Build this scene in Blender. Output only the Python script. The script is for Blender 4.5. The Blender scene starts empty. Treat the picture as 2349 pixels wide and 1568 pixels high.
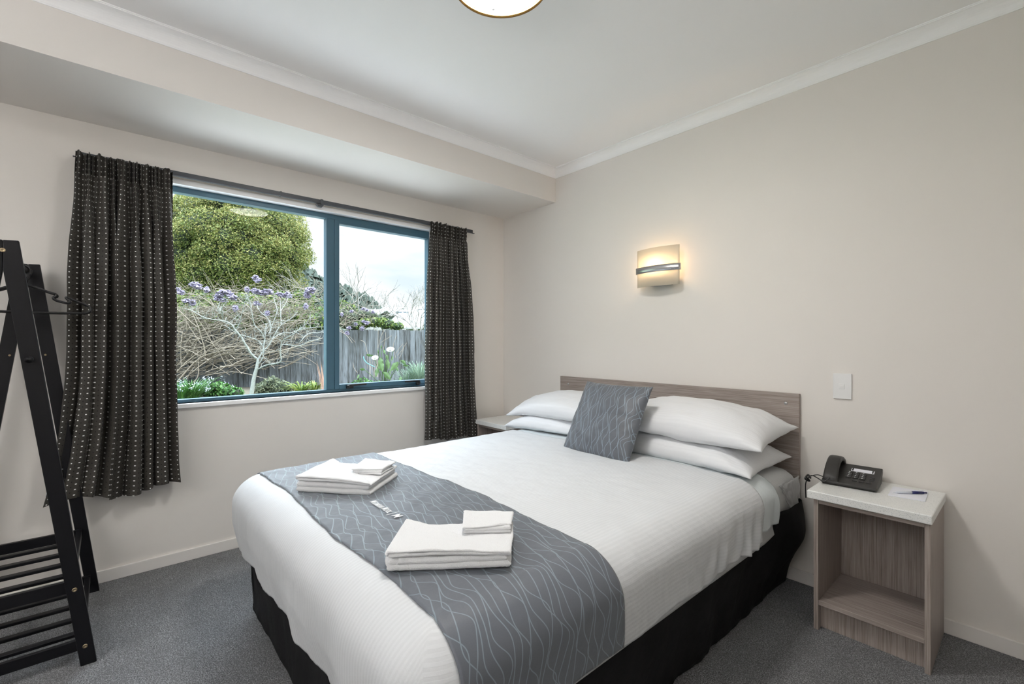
import bpy, math, random
import numpy as np
from mathutils import Vector, Matrix, noise

random.seed(7); np.random.seed(7)
S = bpy.context.scene
COL = S.collection
PI = math.pi

# ------------------------------------------------------------------ camera, world, sun, exposure
CAM = np.array([2.950, -2.495, 1.150])
YAW = math.atan2(1199.5, 1053.0)
FPX = 1053.0
FW = np.array([-math.sin(YAW), math.cos(YAW), 0.0])
RT = np.array([math.cos(YAW), math.sin(YAW), 0.0])
UP = np.array([0, 0, 1.0])
cd = bpy.data.cameras.new('camera'); cam = bpy.data.objects.new('camera', cd); COL.objects.link(cam)
cam.location = CAM; cam.rotation_euler = (PI/2, 0, YAW)
cd.sensor_width = 36.0; cd.lens = FPX/2349*36.0; cd.clip_start = 0.02; cd.clip_end = 500
S.camera = cam
S.view_settings.view_transform = 'Standard'; S.view_settings.look = 'None'
S.view_settings.exposure = 0.0; S.view_settings.gamma = 1.0; S.view_settings.use_curve_mapping = False
S.cycles.max_bounces = 10; S.cycles.diffuse_bounces = 6; S.cycles.glossy_bounces = 4
S.cycles.transmission_bounces = 6; S.cycles.transparent_max_bounces = 12
S.cycles.caustics_reflective = False; S.cycles.caustics_refractive = False
S.cycles.sample_clamp_indirect = 8.0
S.cycles.use_denoising = True

LAMP_STRENGTH = 80.0
SKY_H = 1.15      # radiance of the overcast sky at the horizon
SKY_Z = 19.0      # and overhead
def at(x, y, D):
    """a point outdoors seen at that place of the frame, D metres ahead"""
    return CAM + D*(FW + RT*(x-1174.5)/FPX - UP*(y-784.0)/FPX)

w = bpy.data.worlds.new('overcast_sky'); S.world = w; w.use_nodes = True
nt = w.node_tree; nt.nodes.clear()
def wn(t, **k):
    n = nt.nodes.new(t)
    for a, b in k.items(): setattr(n, a, b)
    return n
o = wn('ShaderNodeOutputWorld'); bg = wn('ShaderNodeBackground'); tc = wn('ShaderNodeTexCoord')
sx = wn('ShaderNodeSeparateXYZ'); nt.links.new(tc.outputs['Generated'], sx.inputs[0])
ramp = wn('ShaderNodeMapRange'); ramp.inputs['From Min'].default_value = 0.32; ramp.inputs['From Max'].default_value = 0.75
ramp.inputs['To Min'].default_value = SKY_H; ramp.inputs['To Max'].default_value = SKY_Z; ramp.interpolation_type = 'SMOOTHSTEP'
nt.links.new(sx.outputs['Z'], ramp.inputs['Value'])
mp = wn('ShaderNodeMapping'); mp.inputs['Scale'].default_value = (2.2, 2.2, 9.0); nt.links.new(tc.outputs['Generated'], mp.inputs[0])
nz = wn('ShaderNodeTexNoise'); nz.inputs['Scale'].default_value = 1.6; nz.inputs['Detail'].default_value = 5; nt.links.new(mp.outputs[0], nz.inputs['Vector'])
cr = wn('ShaderNodeValToRGB'); cr.color_ramp.elements[0].position = 0.38; cr.color_ramp.elements[0].color = (0.76, 0.86, 0.96, 1)
cr.color_ramp.elements[1].position = 0.58; cr.color_ramp.elements[1].color = (0.97, 1.0, 1.03, 1); nt.links.new(nz.outputs['Fac'], cr.inputs[0])
tint = wn('ShaderNodeMix', data_type='RGBA', blend_type='MULTIPLY'); tint.inputs[0].default_value = 1.0
hi = wn('ShaderNodeValToRGB'); hi.color_ramp.elements[0].position = .30; hi.color_ramp.elements[0].color = (1, 1, 1, 1); hi.color_ramp.elements[1].position = .6; hi.color_ramp.elements[1].color = (.89, .945, 1.0, 1)
nt.links.new(sx.outputs['Z'], hi.inputs[0]); nt.links.new(cr.outputs[0], tint.inputs[6]); nt.links.new(hi.outputs[0], tint.inputs[7])
nt.links.new(tint.outputs[2], bg.inputs['Color']); nt.links.new(ramp.outputs[0], bg.inputs['Strength']); nt.links.new(bg.outputs[0], o.inputs[0])

sl = bpy.data.lights.new('sun', 'SUN'); sl.energy = 4.0; sl.angle = math.radians(25); sl.color = (1.0, 0.95, 0.86)
so = bpy.data.objects.new('sun', sl); COL.objects.link(so)
so.rotation_euler = Vector((-0.62, -0.42, -0.66)).to_track_quat('-Z', 'Y').to_euler()

# unseen fill light added to brighten the ceiling; its made-up lamp comes later
UL = (2.55, -4.60, 1.60)
ul = bpy.data.lights.new('fill_uplight', 'AREA'); ul.shape = 'DISK'; ul.size = .36; ul.energy = 78; ul.color = (.97, .985, 1.0); ul.spread = math.radians(170)
uo = bpy.data.objects.new('fill_uplight', ul); COL.objects.link(uo); uo.location = UL; uo.rotation_euler = (PI, 0, 0)

# ------------------------------------------------------------------ material helpers
class N:
    def __init__(s, name):
        s.m = bpy.data.materials.new(name); s.m.use_nodes = True; s.t = s.m.node_tree
        s.t.nodes.clear(); s.out = s.n('ShaderNodeOutputMaterial'); s._tc = None
    def n(s, t, **k):
        nd = s.t.nodes.new(t)
        for a, b in k.items(): setattr(nd, a, b)
        return nd
    def set(s, sock, v):
        if v is None: return
        if isinstance(v, bpy.types.NodeSocket): s.t.links.new(v, sock)
        elif isinstance(v, (tuple, list)) and len(v) == 3 and sock.type == 'RGBA': sock.default_value = (*v, 1)
        else: sock.default_value = v
    def ma(s, op, a, b=None, c=None, clamp=False):
        nd = s.n('ShaderNodeMath', operation=op); nd.use_clamp = clamp
        s.set(nd.inputs[0], a); s.set(nd.inputs[1], b) if b is not None else None
        s.set(nd.inputs[2], c) if c is not None else None
        return nd.outputs[0]
    def coord(s, kind='Object'):
        if s._tc is None: s._tc = s.n('ShaderNodeTexCoord')
        return s._tc.outputs[kind]
    def mapping(s, v, scale):
        nd = s.n('ShaderNodeMapping'); s.set(nd.inputs[0], v); nd.inputs['Scale'].default_value = scale; return nd.outputs[0]
    def noise(s, v, scale, detail=3, rough=.5, out='Fac', dist=0):
        nd = s.n('ShaderNodeTexNoise'); s.set(nd.inputs['Vector'], v); nd.inputs['Scale'].default_value = scale
        nd.inputs['Detail'].default_value = detail; nd.inputs['Roughness'].default_value = rough; nd.inputs['Distortion'].default_value = dist
        return nd.outputs[out]
    def ramp(s, f, stops):
        nd = s.n('ShaderNodeValToRGB'); s.set(nd.inputs[0], f); e = nd.color_ramp.elements
        while len(e) < len(stops): e.new(.5)
        for i, (p, c) in enumerate(stops): e[i].position = p; e[i].color = (*c, 1) if len(c) == 3 else c
        return nd.outputs[0]
    def mix(s, f, a, b):
        nd = s.n('ShaderNodeMix', data_type='RGBA'); s.set(nd.inputs[0], f); s.set(nd.inputs[6], a); s.set(nd.inputs[7], b); return nd.outputs[2]
    def bump(s, h, strength=.3, dist=.002, normal=None):
        nd = s.n('ShaderNodeBump'); s.set(nd.inputs['Height'], h); nd.inputs['Strength'].default_value = strength
        nd.inputs['Distance'].default_value = dist
        if normal is not None: s.set(nd.inputs['Normal'], normal)
        return nd.outputs[0]
    def pbr(s, color=(.5,.5,.5), rough=.5, metal=0, normal=None, sheen=0, spec=.5, sub=None, **k):
        p = s.n('ShaderNodeBsdfPrincipled'); s.set(p.inputs['Base Color'], color); s.set(p.inputs['Roughness'], rough)
        s.set(p.inputs['Metallic'], metal); s.set(p.inputs['Normal'], normal); p.inputs['Specular IOR Level'].default_value = spec
        p.inputs['Sheen Weight'].default_value = sheen
        for a, b in k.items(): s.set(p.inputs[a.replace('_', ' ')], b)
        s.t.links.new(p.outputs[0], s.out.inputs[0]); return p

def simple(name, color, rough=.5, metal=0, spec=.5, bump=None, var=0.0, **k):
    q = N(name); nrm = None; c = color
    nz = q.noise(q.coord(), bump[0] if bump else 30, 4)
    if bump: nrm = q.bump(nz, bump[1], bump[2])
    if var: c = q.mix(nz, tuple(v*(1-var) for v in color), tuple(min(1, v*(1+var)) for v in color))
    q.pbr(c, rough, metal, nrm, spec=spec, **k); return q.m

MT = {}
MT['wall'] = simple('wall_paint', (.77, .735, .695), .62, bump=(220, .06, .001), spec=.35)
MT['ceiling'] = simple('ceiling_paint', (.91, .905, .90), .8, bump=(180, .05, .001), spec=.2)
MT['trim'] = simple('trim_paint', (.93, .93, .93), .45, spec=.4, var=.01)
MT['base'] = simple('skirting_paint', (.80, .77, .74), .4, spec=.45, var=.01)
MT['alu'] = simple('blue_aluminium', (.045, .115, .165), .38, spec=.5, bump=(900, .05, .0004))
MT['black_plastic'] = simple('black_plastic', (.012, .012, .013), .35, var=.1)
MT['black_satin'] = simple('black_paint', (.0035, .0035, .005), .42, spec=.28, bump=(60, .08, .001), var=.2)
MT['phone'] = simple('phone_plastic', (.018, .017, .016), .48, bump=(1500, .1, .0002))
MT['steel'] = simple('brushed_steel', (.55, .55, .56), .28, 1.0, bump=(400, .05, .0003))
MT['brass'] = simple('brass', (.36, .20, .06), .3, 1.0, var=.1)
MT['screw'] = simple('zinc_screw', (.34, .27, .17), .4, 1.0, var=.1)
MT['white_plastic'] = simple('white_plastic', (.80, .80, .80), .35, var=.01)
MT['white_paint'] = simple('white_mark', (.85, .86, .88), .6, var=.01)
MT['paper'] = simple('paper', (.80, .81, .88), .7, var=.01)
MT['pen_white'] = simple('pen_white', (.72, .76, .84), .3, var=.01)
MT['pen_blue'] = simple('pen_blue', (.01, .015, .10), .3, var=.1)
MT['track'] = simple('track_charcoal', (.055, .06, .07), .4, var=.1)
MT['terry'] = None

# carpet
q = N('carpet'); c = q.coord()
n1 = q.noise(c, 260, 2, .6); n2 = q.noise(c, 9, 3); n3 = q.noise(c, 900, 2)
col = q.ramp(n1, [(.30, (.022, .022, .024)), (.50, (.135, .138, .145)), (.68, (.42, .425, .44))])
col = q.mix(q.ma('MULTIPLY', q.ramp(n2, [(.35, (0, 0, 0)), (.7, (1, 1, 1))]), .35), col, (.09, .09, .093))
q.pbr(col, .95, 0, q.bump(q.ma('ADD', n1, q.ma('MULTIPLY', n3, .5)), .9, .006), sheen=.25, spec=.1); MT['carpet'] = q.m

# striped white bedding, u across the stripes in metres
def bedding(name, col, period, amt=.05):
    q = N(name); uv = q.coord('UV'); sp = q.n('ShaderNodeSeparateXYZ'); q.set(sp.inputs[0], uv)
    s_ = q.ma('SINE', q.ma('MULTIPLY', sp.outputs['X'], 2*PI/period))
    f = q.ma('MULTIPLY_ADD', s_, .5, .5)
    f = q.ramp(f, [(.35, (0, 0, 0)), (.65, (1, 1, 1))])
    c = q.mix(f, tuple(v*(1-amt) for v in col), col)
    nz = q.noise(q.coord(), 14, 5, .6)
    b1 = q.bump(nz, .16, .012)
    b2 = q.bump(f, .28, .0006, b1)
    q.pbr(c, q.ma('MULTIPLY_ADD', q.ma('SUBTRACT', 1.0, f), .22, .45), 0, b2, sheen=.1, spec=.3)
    return q.m
MT['duvet'] = bedding('striped_white_cotton', (.62, .635, .655), .0125, .045)
MT['pillow'] = bedding('pillow_cotton', (.73, .74, .76), .011, .02)
MT['sheet'] = bedding('pale_sheet', (.64, .69, .71), .003, .01)
MT['fitted'] = bedding('fitted_sheet', (.62, .63, .64), .003, .01)
MT['valance'] = simple('black_valance', (.005, .005, .006), .8, bump=(25, .25, .01), spec=.25)

# grey woven cloth with wavy lines; uv in metres, lines run along u
def wavy(name, base, line, seed, families, hw=.0013):
    q = N(name); uv = q.coord('UV'); sp = q.n('ShaderNodeSeparateXYZ'); q.set(sp.inputs[0], uv)
    u, v = sp.outputs['X'], sp.outputs['Y']; acc = None
    for fi, (P, L, A) in enumerate(families):
        vi = q.ma('FLOOR', q.ma('DIVIDE', v, P))
        for k in (-2, -1, 0, 1, 2):
            idk = q.ma('ADD', vi, float(k))
            w1 = q.n('ShaderNodeTexWhiteNoise', noise_dimensions='1D'); q.set(w1.inputs['W'], q.ma('ADD', idk, seed+fi*31.7))
            w2 = q.n('ShaderNodeTexWhiteNoise', noise_dimensions='1D'); q.set(w2.inputs['W'], q.ma('ADD', idk, seed+fi*11.3+77.1))
            arg = q.ma('ADD', q.ma('MULTIPLY', u, q.ma('MULTIPLY_ADD', w2.outputs[0], .25*2*PI/L, .88*2*PI/L)), q.ma('MULTIPLY_ADD', w1.outputs[0], 1.3, q.ma('MULTIPLY', idk, .45)))
            arg2 = q.ma('ADD', arg, q.ma('MULTIPLY', q.ma('SINE', arg), .45))
            amp = q.ma('MULTIPLY_ADD', w2.outputs[0], A*.8, A*.6)
            yy = q.ma('ADD', q.ma('MULTIPLY', q.ma('ADD', idk, .5), P), q.ma('MULTIPLY', q.ma('SINE', arg2), amp))
            sl_ = q.ma('MULTIPLY', q.ma('COSINE', arg2), A*2*PI/L)
            d = q.ma('DIVIDE', q.ma('ABSOLUTE', q.ma('SUBTRACT', v, yy)), q.ma('SQRT', q.ma('MULTIPLY_ADD', sl_, sl_, 1.0)))
            mr = q.n('ShaderNodeMapRange'); q.set(mr.inputs['Value'], d); mr.inputs['From Min'].default_value = hw*.7
            mr.inputs['From Max'].default_value = hw*1.3; mr.inputs['To Min'].default_value = 1; mr.inputs['To Max'].default_value = 0
            acc = mr.outputs[0] if acc is None else q.ma('MAXIMUM', acc, mr.outputs[0])
    nz = q.noise(q.coord(), 700, 2)
    c = q.mix(acc, q.mix(nz, tuple(v*.9 for v in base), tuple(v*1.1 for v in base)), line)
    b = q.bump(q.noise(q.coord(), 16, 4, .6), .25, .008)
    q.pbr(c, q.ma('MULTIPLY_ADD', acc, -.12, .5), 0, b, sheen=.15, spec=.4); return q.m
MT['runner'] = wavy('runner_cloth', (.115, .126, .147), (.205, .255, .29), 3.0, [(.0190, .150, .0130)])
MT['cushion'] = wavy('cushion_cloth', (.105, .113, .128), (.22, .28, .33), 12.0, [(.0165, .125, .0115)], .0010)

# curtain cloth: white dots on a 24 mm grid with black dots between
q = N('dotted_curtain'); uv = q.coord('UV'); sp = q.n('ShaderNodeSeparateXYZ'); q.set(sp.inputs[0], uv)
def dots(ox, oy, hx, hy, P=.0238):
    a = q.ma('ABSOLUTE', q.ma('SUBTRACT', q.ma('FRACT', q.ma('DIVIDE', q.ma('ADD', sp.outputs['X'], ox), P)), .5))
    b = q.ma('ABSOLUTE', q.ma('SUBTRACT', q.ma('FRACT', q.ma('DIVIDE', q.ma('ADD', sp.outputs['Y'], oy), P)), .5))
    return q.ma('MULTIPLY', q.ma('LESS_THAN', a, hx/P), q.ma('LESS_THAN', b, hy/P))
wd = dots(0, 0, .0026, .0021); bd = dots(.0119, .0119, .0016, .0024)
base = q.mix(q.noise(q.coord(), 500, 2), (.029, .026, .022), (.047, .0425, .036))
c = q.mix(wd, q.mix(bd, base, (.004, .004, .004)), (.80, .80, .78))
bp = q.bump(q.noise(q.coord(), 55, 3, .6), .35, .004)
q.pbr(c, .5, 0, bp, sheen=.05, spec=.3); MT['curtain'] = q.m
MT['lining'] = simple('curtain_lining', (.62, .63, .66), .8, var=.02)

# wood-grain laminate
def laminate(name, axis):
    q = N(name); sc = {'x': (2.5, 150, 150), 'y': (150, 2.5, 150), 'z': (150, 150, 2.5)}[axis]
    v = q.mapping(q.coord(), sc); a = q.noise(v, 1.6, 4, .6); v2 = q.mapping(q.coord(), tuple(s*3.2 for s in sc)); b = q.noise(v2, 1.3, 3, .6)
    f = q.ma('ADD', q.ma('MULTIPLY', a, .6), q.ma('MULTIPLY', b, .4))
    c = q.ramp(f, [(.34, (.16, .128, .113)), (.45, (.27, .225, .203)), (.56, (.345, .295, .268)), (.68, (.43, .38, .35))])
    q.pbr(c, .38, 0, q.bump(f, .25, .0008), spec=.45); return q.m
MT['lam_x'] = laminate('laminate_across', 'x'); MT['lam_z'] = laminate('laminate_upright', 'z'); MT['lam_y'] = laminate('laminate_deep', 'y')

# speckled stone top
q = N('speckled_stone'); vo = q.n('ShaderNodeTexVoronoi'); vo.inputs['Scale'].default_value = 400; q.set(vo.inputs['Vector'], q.coord())
sc_ = q.n('ShaderNodeSeparateColor'); q.set(sc_.inputs[0], vo.outputs['Color'])
spk = q.ma('MULTIPLY', q.ma('LESS_THAN', vo.outputs['Distance'], .36), q.ma('LESS_THAN', sc_.outputs[0], .28))
spk2 = q.ma('MULTIPLY', q.ma('LESS_THAN', vo.outputs['Distance'], .30), q.ma('LESS_THAN', sc_.outputs[1], .08))
c = q.mix(spk, (.77, .775, .76), (.50, .53, .54)); c = q.mix(spk2, c, (.14, .16, .17))
q.pbr(c, .28, spec=.5); MT['stone'] = q.m

# terry
q = N('terry_cotton'); n1 = q.noise(q.coord(), 420, 3, .7); n2 = q.noise(q.coord(), 40, 3)
q.pbr(q.mix(n1, (.86, .865, .88), (.93, .935, .95)), .95, 0, q.bump(q.ma('ADD', n1, q.ma('MULTIPLY', n2, .5)), .8, .004), sheen=.4, spec=.1); MT['terry'] = q.m

# glass pane
q = N('window_glass'); tr = q.n('ShaderNodeBsdfTransparent'); gl = q.n('ShaderNodeBsdfGlossy'); gl.inputs['Roughness'].default_value = .01
tr.inputs[0].default_value = (.97, .985, .98, 1); fr = q.n('ShaderNodeFresnel'); fr.inputs[0].default_value = 1.22
mx = q.n('ShaderNodeMixShader'); q.set(mx.inputs[0], q.ma('MULTIPLY', fr.outputs[0], .35)); q.t.links.new(tr.outputs[0], mx.inputs[1]); q.t.links.new(gl.outputs[0], mx.inputs[2])
q.t.links.new(mx.outputs[0], q.out.inputs[0]); MT['pane'] = q.m

# frosted sconce glass
q = N('frosted_glass'); a = q.n('ShaderNodeBsdfTranslucent'); a.inputs[0].default_value = (.88, .86, .80, 1)
b = q.n('ShaderNodeBsdfPrincipled'); b.inputs['Base Color'].default_value = (.62, .63, .58, 1); b.inputs['Roughness'].default_value = .25
tt = q.n('ShaderNodeBsdfTransparent'); m1 = q.n('ShaderNodeMixShader'); m1.inputs[0].default_value = .45
q.t.links.new(a.outputs[0], m1.inputs[1]); q.t.links.new(b.outputs[0], m1.inputs[2])
m2 = q.n('ShaderNodeMixShader'); m2.inputs[0].default_value = .12; q.t.links.new(m1.outputs[0], m2.inputs[1]); q.t.links.new(tt.outputs[0], m2.inputs[2])
q.t.links.new(m2.outputs[0], q.out.inputs[0]); MT['frost'] = q.m

def emit(name, color, strength):
    q = N(name); e = q.n('ShaderNodeEmission'); e.inputs[0].default_value = (*color, 1); e.inputs[1].default_value = strength
    q.t.links.new(e.outputs[0], q.out.inputs[0]); return q.m
MT['lamp'] = emit('lit_lamp_glass', (1.0, .97, .92), LAMP_STRENGTH)
MT['bulb'] = emit('lit_bulb', (1.0, .66, .35), 340.0)

# plants
def leafmat(name, stops, rough=.6, trans=.25):
    q = N(name); g = q.n('ShaderNodeNewGeometry'); f = q.ma('ADD', q.ma('MULTIPLY', g.outputs['Random Per Island'], .6), q.ma('MULTIPLY', q.noise(q.coord(), .9, 3), .5))
    c = q.ramp(f, stops); p = q.pbr(c, rough, spec=.3)
    tl = q.n('ShaderNodeBsdfTranslucent'); q.set(tl.inputs[0], c); mx = q.n('ShaderNodeMixShader'); mx.inputs[0].default_value = trans
    q.t.links.new(p.outputs[0], mx.inputs[1]); q.t.links.new(tl.outputs[0], mx.inputs[2]); q.t.links.new(mx.outputs[0], q.out.inputs[0]); return q.m
MT['tree'] = leafmat('evergreen_leaves', [(.2, (.075, .115, .03)), (.42, (.16, .21, .055)), (.62, (.30, .32, .09)), (.85, (.46, .42, .15))])
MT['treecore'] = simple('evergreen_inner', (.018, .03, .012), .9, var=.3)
MT['ivy'] = leafmat('ivy_leaves', [(.2, (.02, .05, .01)), (.5, (.07, .14, .03)), (.85, (.28, .34, .07))])
MT['shrub'] = leafmat('shrub_leaves', [(.2, (.06, .08, .05)), (.5, (.14, .17, .10)), (.85, (.28, .30, .18))])
MT['greenleaf'] = leafmat('green_leaves', [(.2, (.02, .07, .015)), (.5, (.05, .16, .03)), (.85, (.13, .26, .07))])
MT['strap'] = leafmat('strap_leaves', [(.2, (.06, .12, .02)), (.5, (.16, .24, .04)), (.85, (.36, .40, .10))])
MT['bluegrass'] = leafmat('grey_green_blades', [(.2, (.08, .15, .10)), (.5, (.16, .26, .18)), (.85, (.30, .38, .26))])
MT['lily'] = leafmat('lily_leaves', [(.2, (.05, .12, .04)), (.5, (.085, .18, .06)), (.85, (.17, .25, .08))])
MT['petal'] = simple('white_petals', (.45, .46, .42), .5, var=.02)
MT['bluepetal'] = simple('pale_blue_petals', (.45, .52, .60), .6, var=.2)
MT['lilac'] = simple('lilac_petals', (.36, .32, .46), .7, var=.3)
MT['twig'] = simple('vine_bark', (.27, .23, .18), .85, var=.45)
MT['palebark'] = simple('lichen_bark', (.34, .36, .34), .85, bump=(60, .6, .01), var=.5)
MT['bark'] = simple('grey_bark', (.27, .255, .235), .85, var=.3)
MT['bounce'] = simple('bounce_concrete', (.42, .41, .39), .9, var=.05)  # only for the added bounce slab outside the window
MT['soil'] = simple('soil', (.06, .05, .035), .95, var=.5)
MT['lawn'] = simple('lawn_ground', (.06, .10, .03), .95, var=.4)
MT['hill'] = simple('hill_ground', (.05, .07, .05), .95, var=.4)
MT['pine'] = simple('pine_needles', (.045, .070, .050), .9, var=.5)
MT['roof'] = simple('pale_roof', (.48, .49, .50), .6, var=.05)
MT['mint'] = simple('mint_wall', (.36, .45, .42), .7, var=.05)
MT['housewall'] = simple('house_wall', (.48, .49, .48), .7, var=.05)
MT['hpane'] = simple('house_pane', (.16, .20, .23), .1, var=.05)
q = N('weathered_pickets'); v = q.mapping(q.coord(), (14, 14, 1.1)); a = q.noise(v, 1.5, 5, .65); b = q.noise(q.mapping(q.coord(), (60, 60, 5)), 1.4, 4)
sep = q.n('ShaderNodeSeparateXYZ'); q.set(sep.inputs[0], q.coord())
g = q.n('ShaderNodeNewGeometry')
c = q.ramp(q.ma('ADD', q.ma('MULTIPLY', a, .55), q.ma('ADD', q.ma('MULTIPLY', b, .35), q.ma('MULTIPLY', g.outputs['Random Per Island'], .14))),
    [(.34, (.02, .02, .016)), (.44, (.095, .10, .10)), (.54, (.155, .17, .18)), (.68, (.225, .245, .265))])
q.pbr(c, .9, spec=.2); MT['fence'] = q.m

def deepen(keys, k):
    for key in keys:
        for n in MT[key].node_tree.nodes:
            if n.type == 'VALTORGB':
                for e in n.color_ramp.elements: e.color = (*[v*k for v in e.color[:3]], 1)
            elif n.type == 'MIX':
                for i in (6, 7):
                    if not n.inputs[i].is_linked: n.inputs[i].default_value = (*[v*k for v in n.inputs[i].default_value[:3]], 1)
            elif n.type == 'BSDF_PRINCIPLED' and not n.inputs[0].is_linked: n.inputs[0].default_value = (*[v*k for v in n.inputs[0].default_value[:3]], 1)
deepen(('tree', 'ivy', 'shrub', 'greenleaf', 'strap', 'bluegrass', 'lily'), .58)
deepen(('twig', 'palebark', 'bark', 'roof', 'mint', 'housewall', 'hpane', 'fence', 'petal', 'bluepetal', 'lilac'), .62)
deepen(('treecore', 'pine', 'hill'), .6)
deepen(('palebark', 'roof', 'housewall', 'mint'), .7)
deepen(('lilac', 'lily', 'pine'), .75)

# ------------------------------------------------------------------ object helpers
ORG = {}
def props(o, label=None, cat=None, group=None, kind=None):
    if label: o['label'] = label
    if cat: o['category'] = cat
    if group: o['group'] = group
    if kind: o['kind'] = kind
    return o
def thing(name, label, cat, loc, group=None, kind=None):
    e = bpy.data.objects.new(name, None); COL.objects.link(e); e.location = loc; e.empty_display_size = .05
    ORG[e.name] = np.array(loc, float); return props(e, label, cat, group, kind)

class M:
    def __init__(s): s.v = []; s.f = []; s.uv = []; s.n = 0
    def add(s, V, F, UV=None):
        V = np.asarray(V, float).reshape(-1, 3); s.v.append(V); s.f += [tuple(int(i)+s.n for i in f) for f in F]
        s.uv.append(np.zeros((len(V), 2)) if UV is None else np.asarray(UV, float)); s.n += len(V); return s
    def box(s, x0, x1, y0, y1, z0, z1):
        V = [(x, y, z) for z in (z0, z1) for y in (y0, y1) for x in (x0, x1)]
        return s.add(V, [(0, 2, 3, 1), (4, 5, 7, 6), (0, 1, 5, 4), (2, 6, 7, 3), (0, 4, 6, 2), (1, 3, 7, 5)])
    def obox(s, c, ax, ay, az, hx, hy, hz):
        c, ax, ay, az = [np.asarray(k, float) for k in (c, ax, ay, az)]
        V = [c+ax*i*hx+ay*j*hy+az*k*hz for k in (-1, 1) for j in (-1, 1) for i in (-1, 1)]
        return s.add(V, [(0, 2, 3, 1), (4, 5, 7, 6), (0, 1, 5, 4), (2, 6, 7, 3), (0, 4, 6, 2), (1, 3, 7, 5)])
    def bar(s, a, b, w, t, wdir):
        """rectangular bar from a to b, width w along wdir, thickness t"""
        a, b = np.asarray(a, float), np.asarray(b, float); d = b-a; L = np.linalg.norm(d); d = d/L
        wd = np.asarray(wdir, float); wd = wd-d*(wd@d); wd /= np.linalg.norm(wd); td = np.cross(d, wd)
        return s.obox((a+b)/2, d, wd, td, L/2, w/2, t/2)
    def tube(s, P, r, n=6, closed=False, caps=True):
        P = np.asarray(P, float); m = len(P); r = np.full(m, r) if np.isscalar(r) else np.asarray(r, float)
        T = np.roll(P, -1, 0)-np.roll(P, 1, 0) if closed else np.gradient(P, axis=0)
        T /= np.maximum(np.linalg.norm(T, axis=1), 1e-9)[:, None]
        u = np.cross(T[0], [0, 0, 1.0]); u = np.cross(T[0], [1.0, 0, 0]) if np.linalg.norm(u) < .1 else u
        V = []; a = np.arange(n)*2*PI/n
        for i in range(m):
            u = u-T[i]*(u@T[i]); u /= max(np.linalg.norm(u), 1e-9); v = np.cross(T[i], u)
            V.append(P[i]+r[i]*(np.cos(a)[:, None]*u+np.sin(a)[:, None]*v))
        F = []
        for i in range(m if closed else m-1):
            j = (i+1) % m
            for k in range(n): F.append((i*n+k, i*n+(k+1) % n, j*n+(k+1) % n, j*n+k))
        if caps and not closed: F += [tuple(range(n))[::-1], tuple((m-1)*n+k for k in range(n))]
        return s.add(np.vstack(V), F)
    def lathe(s, prof, c, axis=(0, 0, 1), n=24):
        """prof = [(r, h)]"""
        ax = np.asarray(axis, float); ax /= np.linalg.norm(ax); u = np.cross(ax, [0, 0, 1.0])
        if np.linalg.norm(u) < .1: u = np.array([1.0, 0, 0])
        u /= np.linalg.norm(u); v = np.cross(ax, u); a = np.arange(n)*2*PI/n; V = []; F = []
        for (r, h) in prof: V.append(np.asarray(c)+ax*h+max(r, 1e-5)*(np.cos(a)[:, None]*u+np.sin(a)[:, None]*v))
        for i in range(len(prof)-1):
            for k in range(n): F.append((i*n+k, i*n+(k+1) % n, (i+1)*n+(k+1) % n, (i+1)*n+k))
        return s.add(np.vstack(V), F)
    def grid(s, fn, nu, nv, uvf=None, closeu=False):
        V = []; U = []; F = []
        for j in range(nv):
            for i in range(nu):
                a, b = i/(nu-1), j/(nv-1); p = fn(a, b); V.append(p[:3]); U.append(uvf(a, b) if uvf else ((p[3], p[4]) if len(p) > 3 else (a, b)))
        for j in range(nv-1):
            for i in range(nu-1): F.append((j*nu+i, j*nu+i+1, (j+1)*nu+i+1, (j+1)*nu+i))
        return s.add(V, F, U)
    def ball(s, c, r, nu=10, nv=7):
        r = np.array([r]*3) if np.isscalar(r) else np.asarray(r)
        def f(a, b):
            t, p = a*2*PI, b*PI; return tuple(np.asarray(c)+r*np.array([math.sin(p)*math.cos(t), math.sin(p)*math.sin(t), math.cos(p)]))
        return s.grid(f, nu, nv)
    def obj(s, name, mat, parent=None, smooth=False, bevel=0, label=None, cat=None, group=None, kind=None, solid=0, sub=0, origin=None):
        V = np.vstack(s.v); UV = np.vstack(s.uv)
        if parent is not None:
            org = ORG[parent.name]
        elif origin is not None: org = np.array(origin, float)
        else:
            org = np.array([(V[:, 0].min()+V[:, 0].max())/2, (V[:, 1].min()+V[:, 1].max())/2, V[:, 2].min()])
        me = bpy.data.meshes.new(name); me.from_pydata((V-org).tolist(), [], s.f); me.materials.append(mat)
        uvl = me.uv_layers.new(name='UVMap'); li = np.zeros(len(me.loops), dtype=np.int32); me.loops.foreach_get('vertex_index', li)
        uvl.data.foreach_set('uv', UV[li].ravel())
        if smooth: me.polygons.foreach_set('use_smooth', [True]*len(me.polygons))
        me.update(); me.validate()
        ob = bpy.data.objects.new(name, me); COL.objects.link(ob)
        if parent is not None: ob.parent = parent
        else: ob.location = org
        ORG[ob.name] = org
        if solid: k = ob.modifiers.new('s', 'SOLIDIFY'); k.thickness = solid; k.offset = -1
        if bevel: k = ob.modifiers.new('b', 'BEVEL'); k.width = bevel; k.segments = 3; k.limit_method = 'ANGLE'; k.harden_normals = False
        if sub: k = ob.modifiers.new('d', 'SUBSURF'); k.levels = sub; k.render_levels = sub
        return props(ob, label, cat, group, kind)
def fix_normals(ob):
    import bmesh
    bm = bmesh.new(); bm.from_mesh(ob.data); bmesh.ops.remove_doubles(bm, verts=bm.verts, dist=1e-5); bmesh.ops.recalc_face_normals(bm, faces=bm.faces); bm.to_mesh(ob.data); bm.free()
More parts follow.
